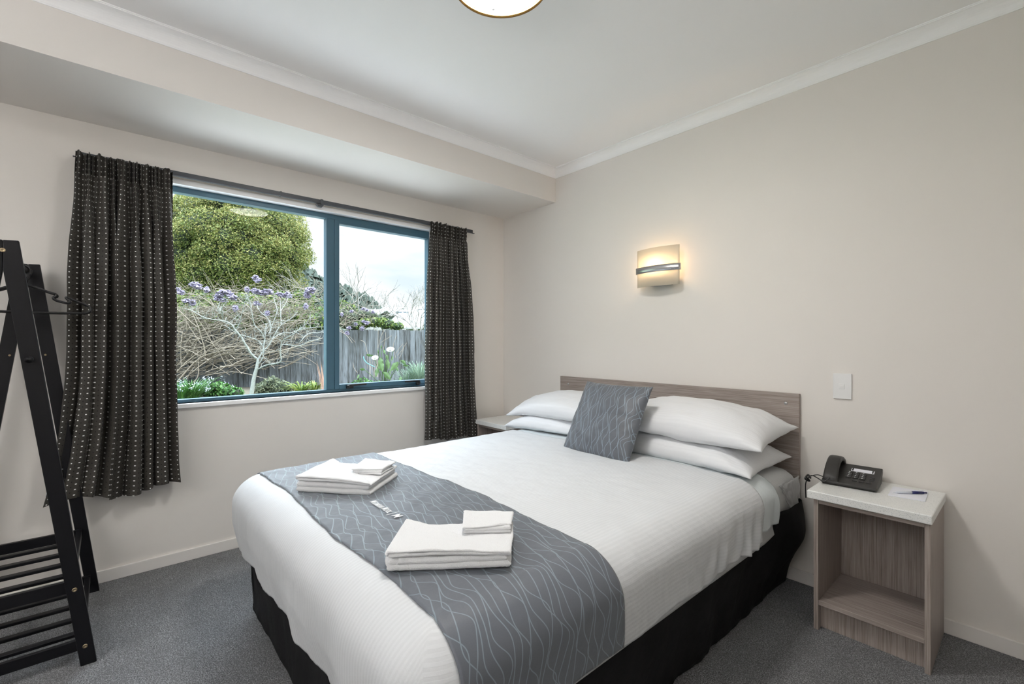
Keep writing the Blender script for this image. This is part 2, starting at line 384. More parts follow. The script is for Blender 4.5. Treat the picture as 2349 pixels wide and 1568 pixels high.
def fbm(x, y, z=0.0, o=3): return noise.fractal(Vector((x, y, z)), 1.0, 2.0, o)
def sst(a, b, x):
    t = min(1, max(0, (x-a)/(b-a))); return t*t*(3-2*t)
def catmull(P, n=6):
    P = [np.asarray(p, float) for p in P]; Q = [2*P[0]-P[1]]+P+[2*P[-1]-P[-2]]; out = []
    for i in range(1, len(Q)-2):
        for k in range(n):
            t = k/n; a, b, c, d = Q[i-1], Q[i], Q[i+1], Q[i+2]
            out.append(.5*((2*b)+(-a+c)*t+(2*a-5*b+4*c-d)*t*t+(-a+3*b-3*c+d)*t**3))
    out.append(P[-1]); return np.array(out)

# ------------------------------------------------------------------ the room
G0 = -0.25                            # garden level
XR, YF, HC = 3.30, -5.60, 2.42        # right wall, wall behind the camera, ceiling height
BX, BZ = 0.60, 2.185                  # bulkhead depth and underside
T = .12
WY0, WY1, WZ0, WZ1 = -2.52, -0.655, 0.826, 1.985   # window opening
M().box(-T, XR+T, YF-T, T, -.12, 0).obj('floor', MT['carpet'], kind='structure')
M().box(-T, XR+T, YF-T, T, HC, HC+.12).obj('ceiling', MT['ceiling'], kind='structure')
m = M(); m.box(-T, 0, YF-T, WY0, 0, HC); m.box(-T, 0, WY1, T, 0, HC); m.box(-T, 0, WY0, WY1, 0, WZ0); m.box(-T, 0, WY0, WY1, WZ1, HC)
m.obj('wall_left', MT['wall'], kind='structure')
M().box(0, XR, 0, T, 0, HC).obj('wall_back', MT['wall'], kind='structure')
M().box(XR, XR+T, YF-T, T, 0, HC).obj('wall_right', MT['wall'], kind='structure')
M().box(0, XR, YF-T, YF, 0, HC).obj('wall_front', MT['wall'], kind='structure')
M().box(0, BX, YF, 0, BZ, HC).obj('wall_bulkhead', MT['wall'], kind='structure')
# cove cornice
def cornice(name, a, b, out, ma_, mb_):
    """a, b = ends on the wall face; out = direction into the room; ma_, mb_ mitre shifts"""
    a, b, out = [np.array(k, float) for k in (a, b, out)]; d = (b-a)/np.linalg.norm(b-a)
    prof = [(0, -.058), (.004, -.058), (.005, -.053)]
    for k in range(9):
        t = k/8*PI/2; prof.append((.052-.046*math.cos(t), -.053+.046*math.sin(t)))
    prof += [(.052, -.003), (.056, -.003), (.057, 0), (0, 0)]
    V = []; n = len(prof)
    for (p, s0) in ((a, ma_), (b, mb_)):
        for (o_, z) in prof: V.append(p+out*o_+d*s0*o_+np.array([0, 0, HC+z]))
    F = [(i, (i+1) % n, n+(i+1) % n, n+i) for i in range(n)]
    ob = M().add(V, F).obj(name, MT['trim'], kind='structure'); fix_normals(ob); return ob
cornice('trim_1', (BX, 0, 0), (XR, 0, 0), (0, -1, 0), 1, -1)
cornice('trim_2', (BX, YF, 0), (BX, 0, 0), (1, 0, 0), 1, -1)
M().box(0, .012, YF, -.012, 0, .058).obj('baseboard_left', MT['base'], kind='structure', bevel=.002)
M().box(0, XR, -.012, 0, 0, .058).obj('baseboard_back', MT['base'], kind='structure', bevel=.002)

M().box(-3.4, -T, -9, 6, G0-.2, G0+.03).obj('bounce_slab', MT['bounce'], kind='structure')  # slab out of view, added to bounce sky light up through the window
# window 1
win = thing('window_1', None, None, (0, (WY0+WY1)/2, WZ0), kind='structure')
FX0, FX1 = -.085, -.035
FR = .032; MY0, MY1 = -1.452, -1.405
m = M(); m.box(FX0, FX1, WY0, WY1, WZ1-.012-FR, WZ1-.012); m.box(FX0, FX1, WY0, WY1, WZ0, WZ0+.012)
zt, zb = WZ1-.014, WZ0
m = M(); m.box(FX0, FX1, WY0+.005, WY1-.008, zt-.030, zt); m.box(FX0, FX1, WY0+.005, WY1-.008, zb, zb+.018)
m.box(FX0, FX1, WY0+.005, WY0+.04, zb, zt); m.box(FX0, FX1, WY1-.036, WY1-.008, zb, zt)
m.obj('window_frame', MT['alu'], win, bevel=.002)
M().box(FX0, FX1+.002, MY0, MY1+.004, zb+.018, zt-.030).obj('mullion', MT['alu'], win, bevel=.002)
sa0, sa1 = MY1+.004, WY1-.036
m = M(); sz0, sz1 = zb+.018, zt-.030; k = .030; X1 = FX1+.006
m.box(FX0+.006, X1, sa0, sa0+k, sz0, sz1); m.box(FX0+.006, X1, sa1-k*.7, sa1, sz0, sz1); m.box(FX0+.006, X1, sa0+k, sa1-k*.7, sz1-k*.8, sz1); m.box(FX0+.006, X1, sa0+k, sa1-k*.7, sz0, sz0+k)
m.obj('sash', MT['alu'], win, bevel=.002)
M().box(-.062, -.058, WY0+.04, MY0, zb+.018, zt-.030).obj('pane', MT['pane'], win)
M().box(-.062, -.058, sa0+k, sa1-k*.7, sz0+k, sz1-k*.8).obj('pane', MT['pane'], win)
m = M(); m.box(-.12, .012, WY0-.02, WY1+.02, WZ1-.014, WZ1+.012)          # head lining
m.box(-.12, .008, WY1-.008, WY1+.014, WZ0, WZ1); m.box(-.12, .008, WY0-.014, WY0+.005, WZ0, WZ1)
m.obj('jamb_lining', MT['trim'], win, bevel=.002)
M().box(-.12, .020, WY0-.02, WY1+.022, WZ0-.022, WZ0).obj('window_sill', MT['trim'], win, bevel=.003)
for (y, s) in ((-1.315, 1), (-.80, -1)):
    m = M(); x = X1
    m.box(x, x+.020, y-.012*1, y+.030 if s > 0 else y+.012, .846, .868)
    if s < 0: m.lathe([(.001, .0), (.016, 0), (.016, .018), (.010, .022), (.0, .022)], (x, y, .852), (1, 0, 0), 14)
    m.lathe([(.001, .0), (.009, 0), (.009, .028), (.0, .03)], (x, y, .862), (1, 0, 0), 12)
    a = np.array([x+.024, y, .866]); b = np.array([x+.028, y+.115*s, .866+.003]); m.bar(a, b, .013, .008, (0, 0, 1))
    m.obj('latch_handle', MT['black_plastic'], win, bevel=.002)

# door behind the camera
DX0, DX1, DZ1 = 0.90, 1.72, 2.0
door = thing('door_1', None, None, ((DX0+DX1)/2, YF, 0), kind='structure')
m = M(); m.box(DX0-.06, DX0, YF, YF+.015, 0, DZ1+.06); m.box(DX1, DX1+.06, YF, YF+.015, 0, DZ1+.06); m.box(DX0, DX1, YF, YF+.015, DZ1, DZ1+.06)
m.obj('door_frame', MT['trim'], door, bevel=.002)
M().box(DX0+.004, DX1-.004, YF+.001, YF+.012, .008, DZ1-.004).obj('door_panel', MT['trim'], door, bevel=.002)
M().lathe([(0, 0), (.024, 0), (.024, .006), (.009, .010), (.009, .035), (.024, .045), (.022, .062), (0, .066)], (DX1-.07, YF+.012, 1.0), (0, 1, 0), 20).obj('door_handle', MT['steel'], door, smooth=True)

# ------------------------------------------------------------------ curtains and track
tr_ = thing('curtain_track', 'charcoal curtain track fixed above the window between two curtains', 'curtain rail', (.04, -1.50, 2.0))
m = M(); m.box(.036, .056, -2.60, -1.745, 2.000, 2.024); m.box(.036, .056, -1.74, -.36, 2.000, 2.024); m.box(.040, .052, -2.62, -.34, 1.998, 2.002)
m.obj('rail', MT['track'], tr_, bevel=.003)
M().box(.034, .058, -1.748, -1.738, 1.998, 2.026).obj('joiner', MT['track'], tr_)
for y in (-2.45, -1.51, -.50):
    m = M(); m.box(0, .059, y-.008, y+.008, 1.997, 2.027); m.obj('bracket', MT['track'], tr_, bevel=.002)
m = M(); m.add([(.035, -1.543, 1.992), (.06, -1.543, 1.992), (.035, -1.50, 1.992), (.06, -1.50, 1.992), (.04, -1.533, 1.978), (.055, -1.533, 1.978), (.04, -1.51, 1.978), (.055, -1.51, 1.978)],
    [(0, 2, 3, 1), (4, 5, 7, 6), (0, 1, 5, 4), (2, 6, 7, 3), (0, 4, 6, 2), (1, 3, 7, 5)]); m.obj('cord_guide', MT['track'], tr_)

def curtain(label, top, mid, bot, zt, hem, nf, seed, W, amp0, li=-.004):
    """top/mid/bot = (y0, y1) extents at top, z 1.2 and hem"""
    root = thing('curtain', label, 'curtain', (.085, (top[0]+top[1])/2, .42), 'dotted curtains at the window')
    rnd = random.Random(seed); ph = [rnd.uniform(-.35, .35) for _ in range(nf+3)]; am = [rnd.uniform(.6, 1.15) for _ in range(nf+3)]
    def wave(s, z):
        x = s*nf; i = int(min(x, nf-1e-6)); f = x-i
        a = am[i]*(1-sst(0, 1, f))+am[i+1]*sst(0, 1, f); p = ph[i]*(1-f)+ph[i+1]*f
        return a*math.sin(2*PI*(x+p*min(1, (zt-z)/.5+.3)))
    def f(s, t, off=0):
        zh = hem(s); z = zt-(zt-zh)*t; k = (zt-z)/(zt-zh)
        if z > 1.2: q_ = sst(zt, 1.2, z) if False else (zt-z)/(zt-1.2); q_ = q_*q_*(3-2*q_); y0 = top[0]*(1-q_)+mid[0]*q_; y1 = top[1]*(1-q_)+mid[1]*q_
        else: q_ = (1.2-z)/(1.2-.42); q_ = q_*q_; y0 = mid[0]*(1-q_)+bot[0]*q_; y1 = mid[1]*(1-q_)+bot[1]*q_
        w1 = wave(s, z); w2 = wave((s*1.0+.013*math.sin(z*3+seed)) % 1, z)
        ss = s+.016*math.sin(2*PI*s*nf*.5+1.2*z+seed)*sst(0, .08, s)*sst(0, .08, 1-s)
        y = y0+(y1-y0)*ss
        hz = zt-z
        head = 1-sst(.075, .12, hz)
        am_ = amp0*(.55+.45*sst(.08, .7, hz))
        x = .092+am_*w1*(1-.35*head)+.010*head*math.sin(2*PI*s*nf*2.3+seed)
        pinch = math.exp(-((hz-.083)/.010)**2); x -= .008*pinch
        y += .012*math.cos(2*PI*s*nf+seed)*sst(.1, .5, hz)
        x += .006*fbm(s*6, z*3, seed)+.0035*fbm(s*22, z*11, seed+4); y += .004*fbm(s*6+9, z*3, seed)
        z2 = z+(.006*math.sin(2*PI*s*nf*1.1)+.004*fbm(s*14, 0, seed) if t < .02 else 0)
        return (max(x, .028)-off, y, z2, s*W, z)
    m = M().grid(lambda a, b: f(a, b), nf*26, 150); ob = m.obj('cloth', MT['curtain'], root, smooth=True)
    def fl_(a, b):
        p = f(min(.999, a), .02+b*.965); q0 = f(0.0, .02+b*.965)[1]; q1 = f(.999, .02+b*.965)[1]
        return (.024+.004*math.sin(a*nf*PI)+.002*math.sin(b*9), q0+li+(q1-q0+.004-li)*a, p[2], a, b)
    m = M().grid(fl_, 60, 60); m.obj('lining', MT['lining'], root, smooth=True)
    return root
curtain('dark curtain with white dots left of the window, behind the clothes rack', (-2.61, -2.255), (-2.625, -2.235), (-2.70, -2.205), 2.012, lambda s: .432+.018*math.sin(s*9)+.02*(s < .0), 9, 3.1, .92, .030)
curtain('dark curtain with white dots right of the window, beside the corner', (-.765, -.435), (-.79, -.375), (-.795, -.335), 2.012, lambda s: .45-.03*s+.008*math.sin(s*12), 8, 8.4, .82, .028, .030)

# ------------------------------------------------------------------ bed
bed = thing('bed', 'queen bed with white fitted sheet mattress and black valance under the duvet', 'bed', (1.43, -1.02, 0))
def rrect(x0, x1, y0, y1, r, n=10):
    P = []
    for (cx, cy, a0) in ((x1-r, y1-r, 0), (x0+r, y1-r, 90), (x0+r, y0+r, 180), (x1-r, y0+r, 270)):
        for k in range(n+1): a = math.radians(a0+90*k/n); P.append((cx+r*math.cos(a), cy+r*math.sin(a)))
    return P
M().box(.76, 2.10, -1.95, -.05, .06, .31).obj('base', MT['black_satin'], bed, bevel=.01)
for (x, y) in ((.85, -1.85), (2.02, -1.85), (.85, -.15), (2.02, -.15)): M().lathe([(0, 0), (.022, 0), (.022, .07), (0, .07)], (x, y, 0), n=12).obj('leg', MT['black_satin'], bed)
# mattress (soft rounded block)
def mattress():
    rings = []; N_ = None
    prof = [(0.0, .30, -.035), (0, .305, -.012), (0, .33, 0), (0, .50, .002), (0, .525, -.006), (0, .542, -.020), (0, .551, -.045), (0, .555, -.09), (0, .557, -.2), (0, .558, -.4), (0, .558, -.62)]
    m = M(); V = []; F = []
    for (_, z, ins) in prof:
        P = rrect(.672-ins, 2.212+ins, -2.035-ins, -.034+ins, max(.06, .09+ins*.2) if ins > -.3 else .05, 14)
        for i, (x, y) in enumerate(P): V.append((x+.004*fbm(x*7, y*7, z*9)+(.010*fbm(y*30, z*5, 3) if y > -.5 and z < .53 else 0), y+.003*fbm(x*9, y*7, 4), z))
    n = len(P)
    for j in range(len(prof)-1):
        for i in range(n): F.append((j*n+i, j*n+(i+1) % n, (j+1)*n+(i+1) % n, (j+1)*n+i))
    F.append(tuple((len(prof)-1)*n+i for i in range(n))); m.add(V, F, [(v[0], v[1]) for v in V]); return m
mattress().obj('mattress', MT['fitted'], bed, smooth=True)
# fitted-sheet corner hanging at the head, right side
def fs(a, b):
    y = -.03-.24*a; z = .515-(.145+.02*math.sin(a*5))*b*max(.02, 1-a**3); x = 2.211+.022*b*math.sin(a*PI)*(1-a)+.012*math.sin(a*26+b*2)*b*.5*(1-a)+.006*fbm(a*9, b*5, 2)
    return (x, y, z, y, z)
M().grid(fs, 50, 20).obj('fitted_sheet_hem', MT['fitted'], bed, smooth=True, solid=.003)
# valance
def val(a, b):
    P = VP; s = a*(len(P)-1); i = int(min(s, len(P)-2)); f = s-i
    x = P[i][0]*(1-f)+P[i+1][0]*f; y = P[i][1]*(1-f)+P[i+1][1]*f
    nx, ny = (x-1.44), (y+1.0); sx_ = 1 if x > 2.1 else (-1 if x < .75 else 0); sy_ = -1 if y < -1.95 else 0
    z = .012+.40*b; tuck = .055*(1-b)
    wob = .010*fbm(a*38, b*1.5, 5)*(1-b*.6)
    bul = 0
    if sx_ == 1: bul = .075*math.exp(-((y+.16)/.17)**2)*math.exp(-((z-.27)/.13)**2); wob += .01*fbm(y*7, z*3, 9)
    return (x+sx_*(bul+wob)-sx_*tuck, y+sy_*wob-(sy_*tuck*.2), z, a, b)
pp = rrect(.690, 2.212, -2.045, -.03, .05, 8)
k0 = 9; VP = pp[k0:]+pp[:k0]
dense = []
for i in range(len(VP)-1):
    (xa, ya), (xb, yb) = VP[i], VP[i+1]; n = max(1, int(math.hypot(xb-xa, yb-ya)/.03))
    for k in range(n): dense.append((xa+(xb-xa)*k/n, ya+(yb-ya)*k/n))
dense.append(VP[-1]); dense.append(VP[0]); VP = dense
M().grid(val, 320, 24).obj('bed_skirt', MT['valance'], bed, smooth=True, solid=.004)

# draped layers
XA, XB, YB = .762, 2.126, -1.985; RR = .100
def topz(x, y):
    d = 1-((x-1.44)/.80)**2; e = 1-((y+1.1)/1.0)**2
    return .572+.016*max(0, d)*max(0, min(1, e+.4))+.0045*fbm(x*3.2, y*3.2, 1.7)
def drape(sx, ty, off, puff=1.0, seed=0.0):
    ex = max(0, sx-XB, XA-sx); ey = max(0, YB-ty); cx = min(max(sx, XA), XB); cy = max(ty, YB)
    e = max(ex, ey); tz = topz(cx, cy)
    if e <= 0: n = puff*.003*fbm(sx*9, ty*9, seed+2); return (cx, cy, tz+off+n)
    h = math.hypot(ex, ey); dx = (ex/h)*(1 if sx > XB else -1); dy = -ey/h
    L = RR*PI/2
    if e < L: a = e/RR; o_ = (RR+off)*math.sin(a); z = tz-RR+(RR+off)*math.cos(a)
    else: o_ = RR+off; z = tz-RR-(e-L)
    t = max(0, min(1, (e-.05)/.3))
    bulge = .008*math.sin(min(1, e/.34)*PI)
    if ey > 0: bulge += .008*math.sin(min(1, e/.36)*PI)*(ey/h)-.03*max(0, t-.6)*(ey/h)
    # hanging folds
    along = ty if ex > ey else sx
    hh = .006*fbm(along*5, e*2.2, seed+5)+.004*fbm(along*13, e*3, seed+7)
    if sx > XB and ty > -1.25:
        kk = sst(-1.25, -.62, ty)*sst(.10, .2, e)
        hh += kk*(.009*math.sin(along*64+e*7+2*fbm(along*6, e*4, 3))+.008*fbm(along*22, e*5, 8))
    if ey > 0 and ex < .02: hh += .007*math.sin(sx*17+1.2*fbm(sx*3, e*3, 1))*t
    return (cx+dx*(o_+bulge+hh*t*puff*1.3), cy+dy*(o_+bulge+hh*t*puff*1.3), z+.002*fbm(sx*12, ty*12, seed))
def hemE(side, z): return .575-RR-z+RR*PI/2
ER, EL, EF = hemE(0, .352), hemE(0, .40), hemE(0, .285)
def flip(m): m.f = [tuple(reversed(k)) for k in m.f]; return m
def layer(y0, y1, er, el, off, seed, nu, nv, edge=None, puff=1.0, hemf=None):
    def f(a, b):
        sx = (XA-el)+(XB+er-XA+el)*a; ty = y0+(y1-y0)*b
        if edge: ty += edge(sx, b)
        if hemf: sx += hemf(a, b)
        p = drape(sx, ty, off, puff, seed); return (*p, sx, ty)
    return flip(M().grid(f, nu, nv))
m = layer(-.545, YB-EF, ER, EL, .010, 0, 260, 240, edge=lambda sx, b: (1-b)*(.012*math.sin(sx*4)+.004*fbm(sx*9, 0, 0)), hemf=lambda a, b: .006*math.sin(b*30)*sst(.9, 1, a))
m.obj('duvet', MT['duvet'], smooth=True, solid=.016, label='white striped duvet spread over the queen bed', cat='duvet')
m = layer(-.385, -.62, hemE(0, .39), .16, .002, 4, 220, 40, edge=lambda sx, b: .02*(1-b)*math.sin(sx*3+1))
m.obj('top_sheet', MT['sheet'], smooth=True, solid=.0025, label='pale blue top sheet folded between duvet and pillows', cat='sheet')
def redge(sx, b): return .006*math.sin(sx*7+b*3)+.004*fbm(sx*5, b, 3)
def lay_run(a, b):
    sx = (XA-.22)+(XB+ER-.004-XA+.22)*a; ty = -2.0+.505*b+redge(sx, b)
    p = np.array(drape(sx, ty, .0145, 1.0, 0)); wr = .0025*fbm(sx*9+ty*6, ty*5, 6)+.002*max(0, fbm(sx*4-ty*5, ty*11, 13))
    p[2] += max(-.001, wr) if sx < XB else 0; return (*p, sx, ty)
run = thing('bed_runner', 'grey bed runner with wavy lines laid across the foot of the bed', 'bed runner', (1.45, -1.75, .58))
M().grid(lay_run, 300, 70).obj('cloth', MT['runner'], run, smooth=True, solid=.002)
# lettering on the runner
def text_mesh(body, size, shear=.2, space=1.0):
    cu = bpy.data.curves.new('t', 'FONT'); cu.body = body; cu.size = size; cu.shear = shear; cu.space_character = space; cu.offset = size*.006
    o_ = bpy.data.objects.new('t', cu); COL.objects.link(o_); dg = bpy.context.evaluated_depsgraph_get(); me = bpy.data.meshes.new_from_object(o_.evaluated_get(dg))
    V = np.array([v.co[:] for v in me.vertices]); F = [tuple(p.vertices) for p in me.polygons]; bpy.data.objects.remove(o_); bpy.data.meshes.remove(me); return V, F
tx0, ty0 = 1.450, -1.826
m = M(); cur = 0
for (s_, size, sxk, dy, gap) in (('M', .034, .56, 0, .001), ('ATAMADANA', .026, .385, .0, .007), ('M', .034, .56, 0, .001), ('OTEL', .026, .52, .0, .010), ('|', .046, .45, .0, .010), ('M', .040, .8, 0, 0)):
    V, F = text_mesh(s_, size, .25); V[:, 0] *= sxk; wdt = V[:, 0].max()-V[:, 0].min(); V[:, 0] += cur-V[:, 0].min(); cur += wdt+gap
    P = []
    for v in V:
        x = tx0+v[0]*1.0; y = ty0+v[1]*1.0; p = drape(x, y, .0178, 0.0, 0); P.append((x, y, p[2]+.0012))
    m.add(P, F)
m.obj('lettering', MT['white_paint'], run, solid=.0012, label='white embroidered motel lettering')

# pillows
def pillow_mesh(c, w, d, h, rot=(0, 0, 0), seed=0.0, flat=.55, droop=0.0, pinch=.07, nu=70, nv=50, P=2.4, uvs=(1, 1), wr=1.0, swap=False):
    R_ = np.array(Matrix.Rotation(rot[2], 3, 'Z') @ Matrix.Rotation(rot[1], 3, 'Y') @ Matrix.Rotation(rot[0], 3, 'X')); c = np.array(c)
    m = M()
    for sgn in (1, -1):
        def f(a, b):
            u = math.sin((a-.5)*PI)*.35+(a*2-1)*.65; v = math.sin((b-.5)*PI)*.35+(b*2-1)*.65
            T_ = (max(0, 1-abs(u)**P)**.52)*(max(0, 1-abs(v)**P)**.52)
            x = w/2*u*(1-pinch*(1-v*v)*(abs(u)**4)); y = d/2*v*(1-pinch*1.1*(1-u*u)*(abs(v)**4))
            hh = h*(1 if sgn > 0 else flat)/1.0
            edge = (abs(u)**6+abs(v)**6)*.5
            z = sgn*hh*T_ + droop*(-(abs(u)**3))*h
            n = wr*(.012*fbm(u*1.8, v*1.8, seed)+.005*fbm(u*5+2*v, v*3, seed+3)*abs(u)+.004*fbm(u*3+1, v*12, seed+5)*abs(u)**4)
            z += sgn*n*min(1, T_*2.0)+wr*.006*fbm(u*4, v*4, seed+9)*edge
            return (x, y, z, *(((y+sgn*3)*uvs[0], x*uvs[1]) if swap else ((x)*uvs[0], (y+sgn*3)*uvs[1])))
        g = M().grid(f, nu, nv); V = np.vstack(g.v) @ R_.T + c
        F = g.f if sgn > 0 else [tuple(reversed(q_)) for q_ in g.f]
        m.add(V, F, np.vstack(g.uv))
    return m
def pillow(label, c, w, d, h, rot, seed, flat, droop, **k):
    m = pillow_mesh(c, w, d, h, rot, seed, flat, droop, swap=True, **k)
    ob = m.obj('pillow', MT['pillow'], smooth=True, label=label, cat='pillow', group='white pillows on the bed'); fix_normals(ob); return ob
pillow('white pillow lying under another at the right of the headboard', (1.812, -.295, .622), .76, .46, .092, (math.radians(2), 0, math.radians(-1)), 2.0, .60, .25)
pillow('white pillow on top of the right-hand pair, behind the cushion', (1.818, -.282, .740), .80, .47, .118, (math.radians(5), math.radians(1.5), math.radians(1)), 5.0, .50, .05)
pillow('white pillow lying under another at the left of the headboard', (.985, -.285, .622), .76, .44, .085, (0, 0, math.radians(2)), 9.0, .60, .38)
pillow('white pillow on top of the left-hand pair near the corner', (.985, -.27, .728), .78, .45, .102, (math.radians(5), math.radians(-2), 0), 14.0, .52, .38)
m = pillow_mesh((1.505, -.590, .752), .425, .41, .062, (math.radians(61), 0, math.radians(-2)), 20.0, .8, 0, .05, 64, 64, 2.6, wr=.7, swap=True)
ob = m.obj('cushion', MT['cushion'], smooth=True, label='square grey cushion with wavy lines leaning on the pillows', cat='cushion'); fix_normals(ob)

# ------------------------------------------------------------------ towels
def soft_quad(Q, z0, z1, seed, n=44, fz=.0022, p=9, sag=None):
    """closed soft slab over quad Q (4 xy corners: FL, FR, BR, BL)"""
    m = M(); Q = [np.array(k, float) for k in Q]; zc = (z0+z1)/2; h = (z1-z0)/2; hw_ = np.linalg.norm(Q[1]-Q[0])/2; hd_ = max(.03, np.linalg.norm(Q[2]-Q[1])/2)
    for sg in (1, -1):
        def f(a, b):
            u, v = a*2-1, b*2-1
            u = math.copysign(1-(1-abs(u))**1.8, u); v = math.copysign(1-(1-abs(v))**1.8, v)
            aa, bb = (u+1)/2, (v+1)/2
            P_ = Q[0]*(1-aa)*(1-bb)+Q[1]*aa*(1-bb)+Q[2]*aa*bb+Q[3]*(1-aa)*bb
            du_, dv_ = min(1, (1-abs(u))*hw_/h), min(1, (1-abs(v))*hd_/h)
            T_ = math.sqrt(1-(1-du_)**2)*math.sqrt(1-(1-dv_)**2)
            z = zc+sg*h*T_+(.0032*fbm(P_[0]*18, P_[1]*18, seed)*(1 if sg > 0 else .2))*T_
            if sag: z += sag(aa, bb)
            e = fz*fbm(P_[0]*160, P_[1]*160, seed+z*90)
            return (P_[0]+.003*fbm(P_[1]*14, z*9, seed)+e*.5, P_[1]+.003*fbm(P_[0]*14, z*9, seed+3)+e*.5, z+e*.6*T_)
        g = M().grid(f, n, n); m.add(np.vstack(g.v), g.f if sg > 0 else [tuple(reversed(k)) for k in g.f])
    return m
def stack(O, ax, ay, W, D, z0, side, seed, hs, fc):
    O, ax, ay = np.array(O), np.array(ax), np.array(ay)
    def L(u, v): return O+ax*u*W+ay*v*D
    def q4(u0, u1, v0, v1): return [L(u0, v0), L(u1, v0), L(u1, v1), L(u0, v1)]
    grp = 'folded white towels on the runner'
    t = 'near the end of the bed' if side == 'near' else 'by the window side'
    near = side == 'near'
    nm = 'nearer' if near else 'farther'
    m = soft_quad(q4(0, 1, 0, 1), z0, z0+.024*hs, seed, p=7); m2 = soft_quad(q4(.012, .97, .006, .99), z0+.020*hs, z0+.044*hs, seed+2, p=7)
    m.add(np.vstack(m2.v), m2.f)
    # rolled fold joining the two layers at the left edge
    c0, c1 = L(.012, .03), L(.012, .97); m.tube([(*(c0+(c1-c0)*k/24+ax*.002*math.sin(k)), z0+.022*hs) for k in range(25)], [.0215*hs*max(.02, 1-abs(k/12-1)**10)**.5 for k in range(25)], 16)
    m.obj('bath_towel', MT['terry'], smooth=True, label=f'fluffy folded white bath towel at the bottom of the {nm} towel pile', cat='towel', group=grp)
    zt_ = z0+.044*hs
    m = soft_quad(q4(.02, 1.005, -.004, .985), zt_-.001, zt_+.009, seed+5, p=12, fz=.0012, sag=lambda a, b: .005*math.sin(a*3.1+.6)*(1-b))
    m2 = soft_quad([L(.0, -.012), L(1.0, -.008), L(.62, .44), L(-.01, 1.07)], zt_+.008, zt_+.0155, seed+8, p=12, fz=.0012,
                   sag=lambda a, b: .007*(1-a)*b+.006*(1-a)*(1-b)-.006*a*(1-b)+.004*math.sin(a*PI)*(1-b))
    m.add(np.vstack(m2.v), m2.f)
    c0, c1 = L(.0, .0), L(.0, .95); m.tube([(*(c0+(c1-c0)*k/24), zt_+.0095+.003*(k/24)) for k in range(25)], [.0075*max(.02, 1-abs(k/12-1)**14)**.5 for k in range(25)], 10)
    m.obj('hand_towel', MT['terry'], smooth=True, label=f'thin white hand towel with a folded corner on the {nm} bath towel', cat='towel', group=grp)
    z3 = zt_+.0105
    u0, u1, v0, v1 = fc; du, dv = u1-u0, v1-v0
    m = soft_quad(q4(u0, u1, v0, v1), z3-.001, z3+.008, seed+11, 26, .0012, 10); m2 = soft_quad(q4(u0+.005, u1-.008, v0, v1), z3+.007, z3+.016, seed+12, 26, .0012, 10); m.add(np.vstack(m2.v), m2.f)
    m2 = soft_quad([L(u0-.03*du, v0-.03), L(u1+.0*du, v0+.04), L(u1+.02, v1+.03), L(u0-.12*du, v1+.14*dv)], z3+.0155, z3+.0225, seed+13, 26, .0012, 10, sag=lambda a, b: .006*(1-a)*b); m.add(np.vstack(m2.v), m2.f)
    m.obj('face_cloth', MT['terry'], smooth=True, label=f'small folded white face cloth on top of the {nm} towel pile', cat='face cloth', group='face cloths')
ZT = .597
stack((1.926, -1.996), (.594, .804), (-.735, .678), .300, .190, ZT, 'near', 1.0, .74, (.57, .99, .56, 1.02))
stack((1.155, -1.978), (.773, .635), (-.635, .772), .293, .240, ZT, 'far', 40.0, .92, (.60, 1.0, .38, .84))

# ------------------------------------------------------------------ headboard
hb = thing('headboard', 'wide grey-brown wood grain headboard fixed to the wall behind the pillows', 'headboard', (1.435, -.01, .497))
M().box(.664, 2.208, -.020, -.001, .497, .902).obj('panel', MT['lam_x'], hb, bevel=.0015)
for x in (.742, 2.150):
    m = M(); m.lathe([(0, .0025), (.005, .0025), (.0075, .0015), (.008, 0)], (x, -.020, .852 if x > 2 else .850), (0, -1, 0), 16); m.lathe([(0, .0035), (.0028, .0035), (.0028, .002)], (x, -.020, .852 if x > 2 else .850), (0, -1, 0), 6)
    m.obj('screw', MT['steel'], hb, smooth=True)

# ------------------------------------------------------------------ bedside tables
def nightstand(x0, label):
    r = thing('bedside_table', label, 'bedside table', (x0+.187, -.19, 0), 'bedside tables beside the bed')
    yb, yf = -.016, -.366
    M().box(x0, x0+.376, -.382, -.014, .523, .555).obj('stone_top', MT['stone'], r, bevel=.004, label='white speckled stone top')
    for (a, b) in ((x0+.020, x0+.036), (x0+.354, x0+.370)): M().box(a, b, yf, yb, 0, .5225).obj('side_panel', MT['lam_z'], r, bevel=.0008)
    M().box(x0+.0365, x0+.3535, -.034, -.018, .02, .5225).obj('back_panel', MT['lam_z'], r)
    M().box(x0+.0365, x0+.3535, yf+.002, yb-.02, .100, .118).obj('shelf', MT['lam_x'], r, bevel=.0008)
    M().box(x0+.0365, x0+.3535, yf+.004, yb-.02, .504, .5222).obj('top_rail', MT['lam_x'], r, bevel=.0008)
    M().box(x0+.0365, x0+.3535, -.330, -.314, 0, .0995).obj('plinth', MT['lam_z'], r)
    return r
ns = nightstand(2.343, 'bedside table with the telephone on it, right of the bed')
ns2 = ns.copy(); COL.objects.link(ns2); ns2.location.x = .102+.187
ns2['label'] = 'bedside table in the corner left of the bed, mostly hidden by it'
for ch in list(ns.children):
    c_ = ch.copy(); COL.objects.link(c_); c_.parent = ns2

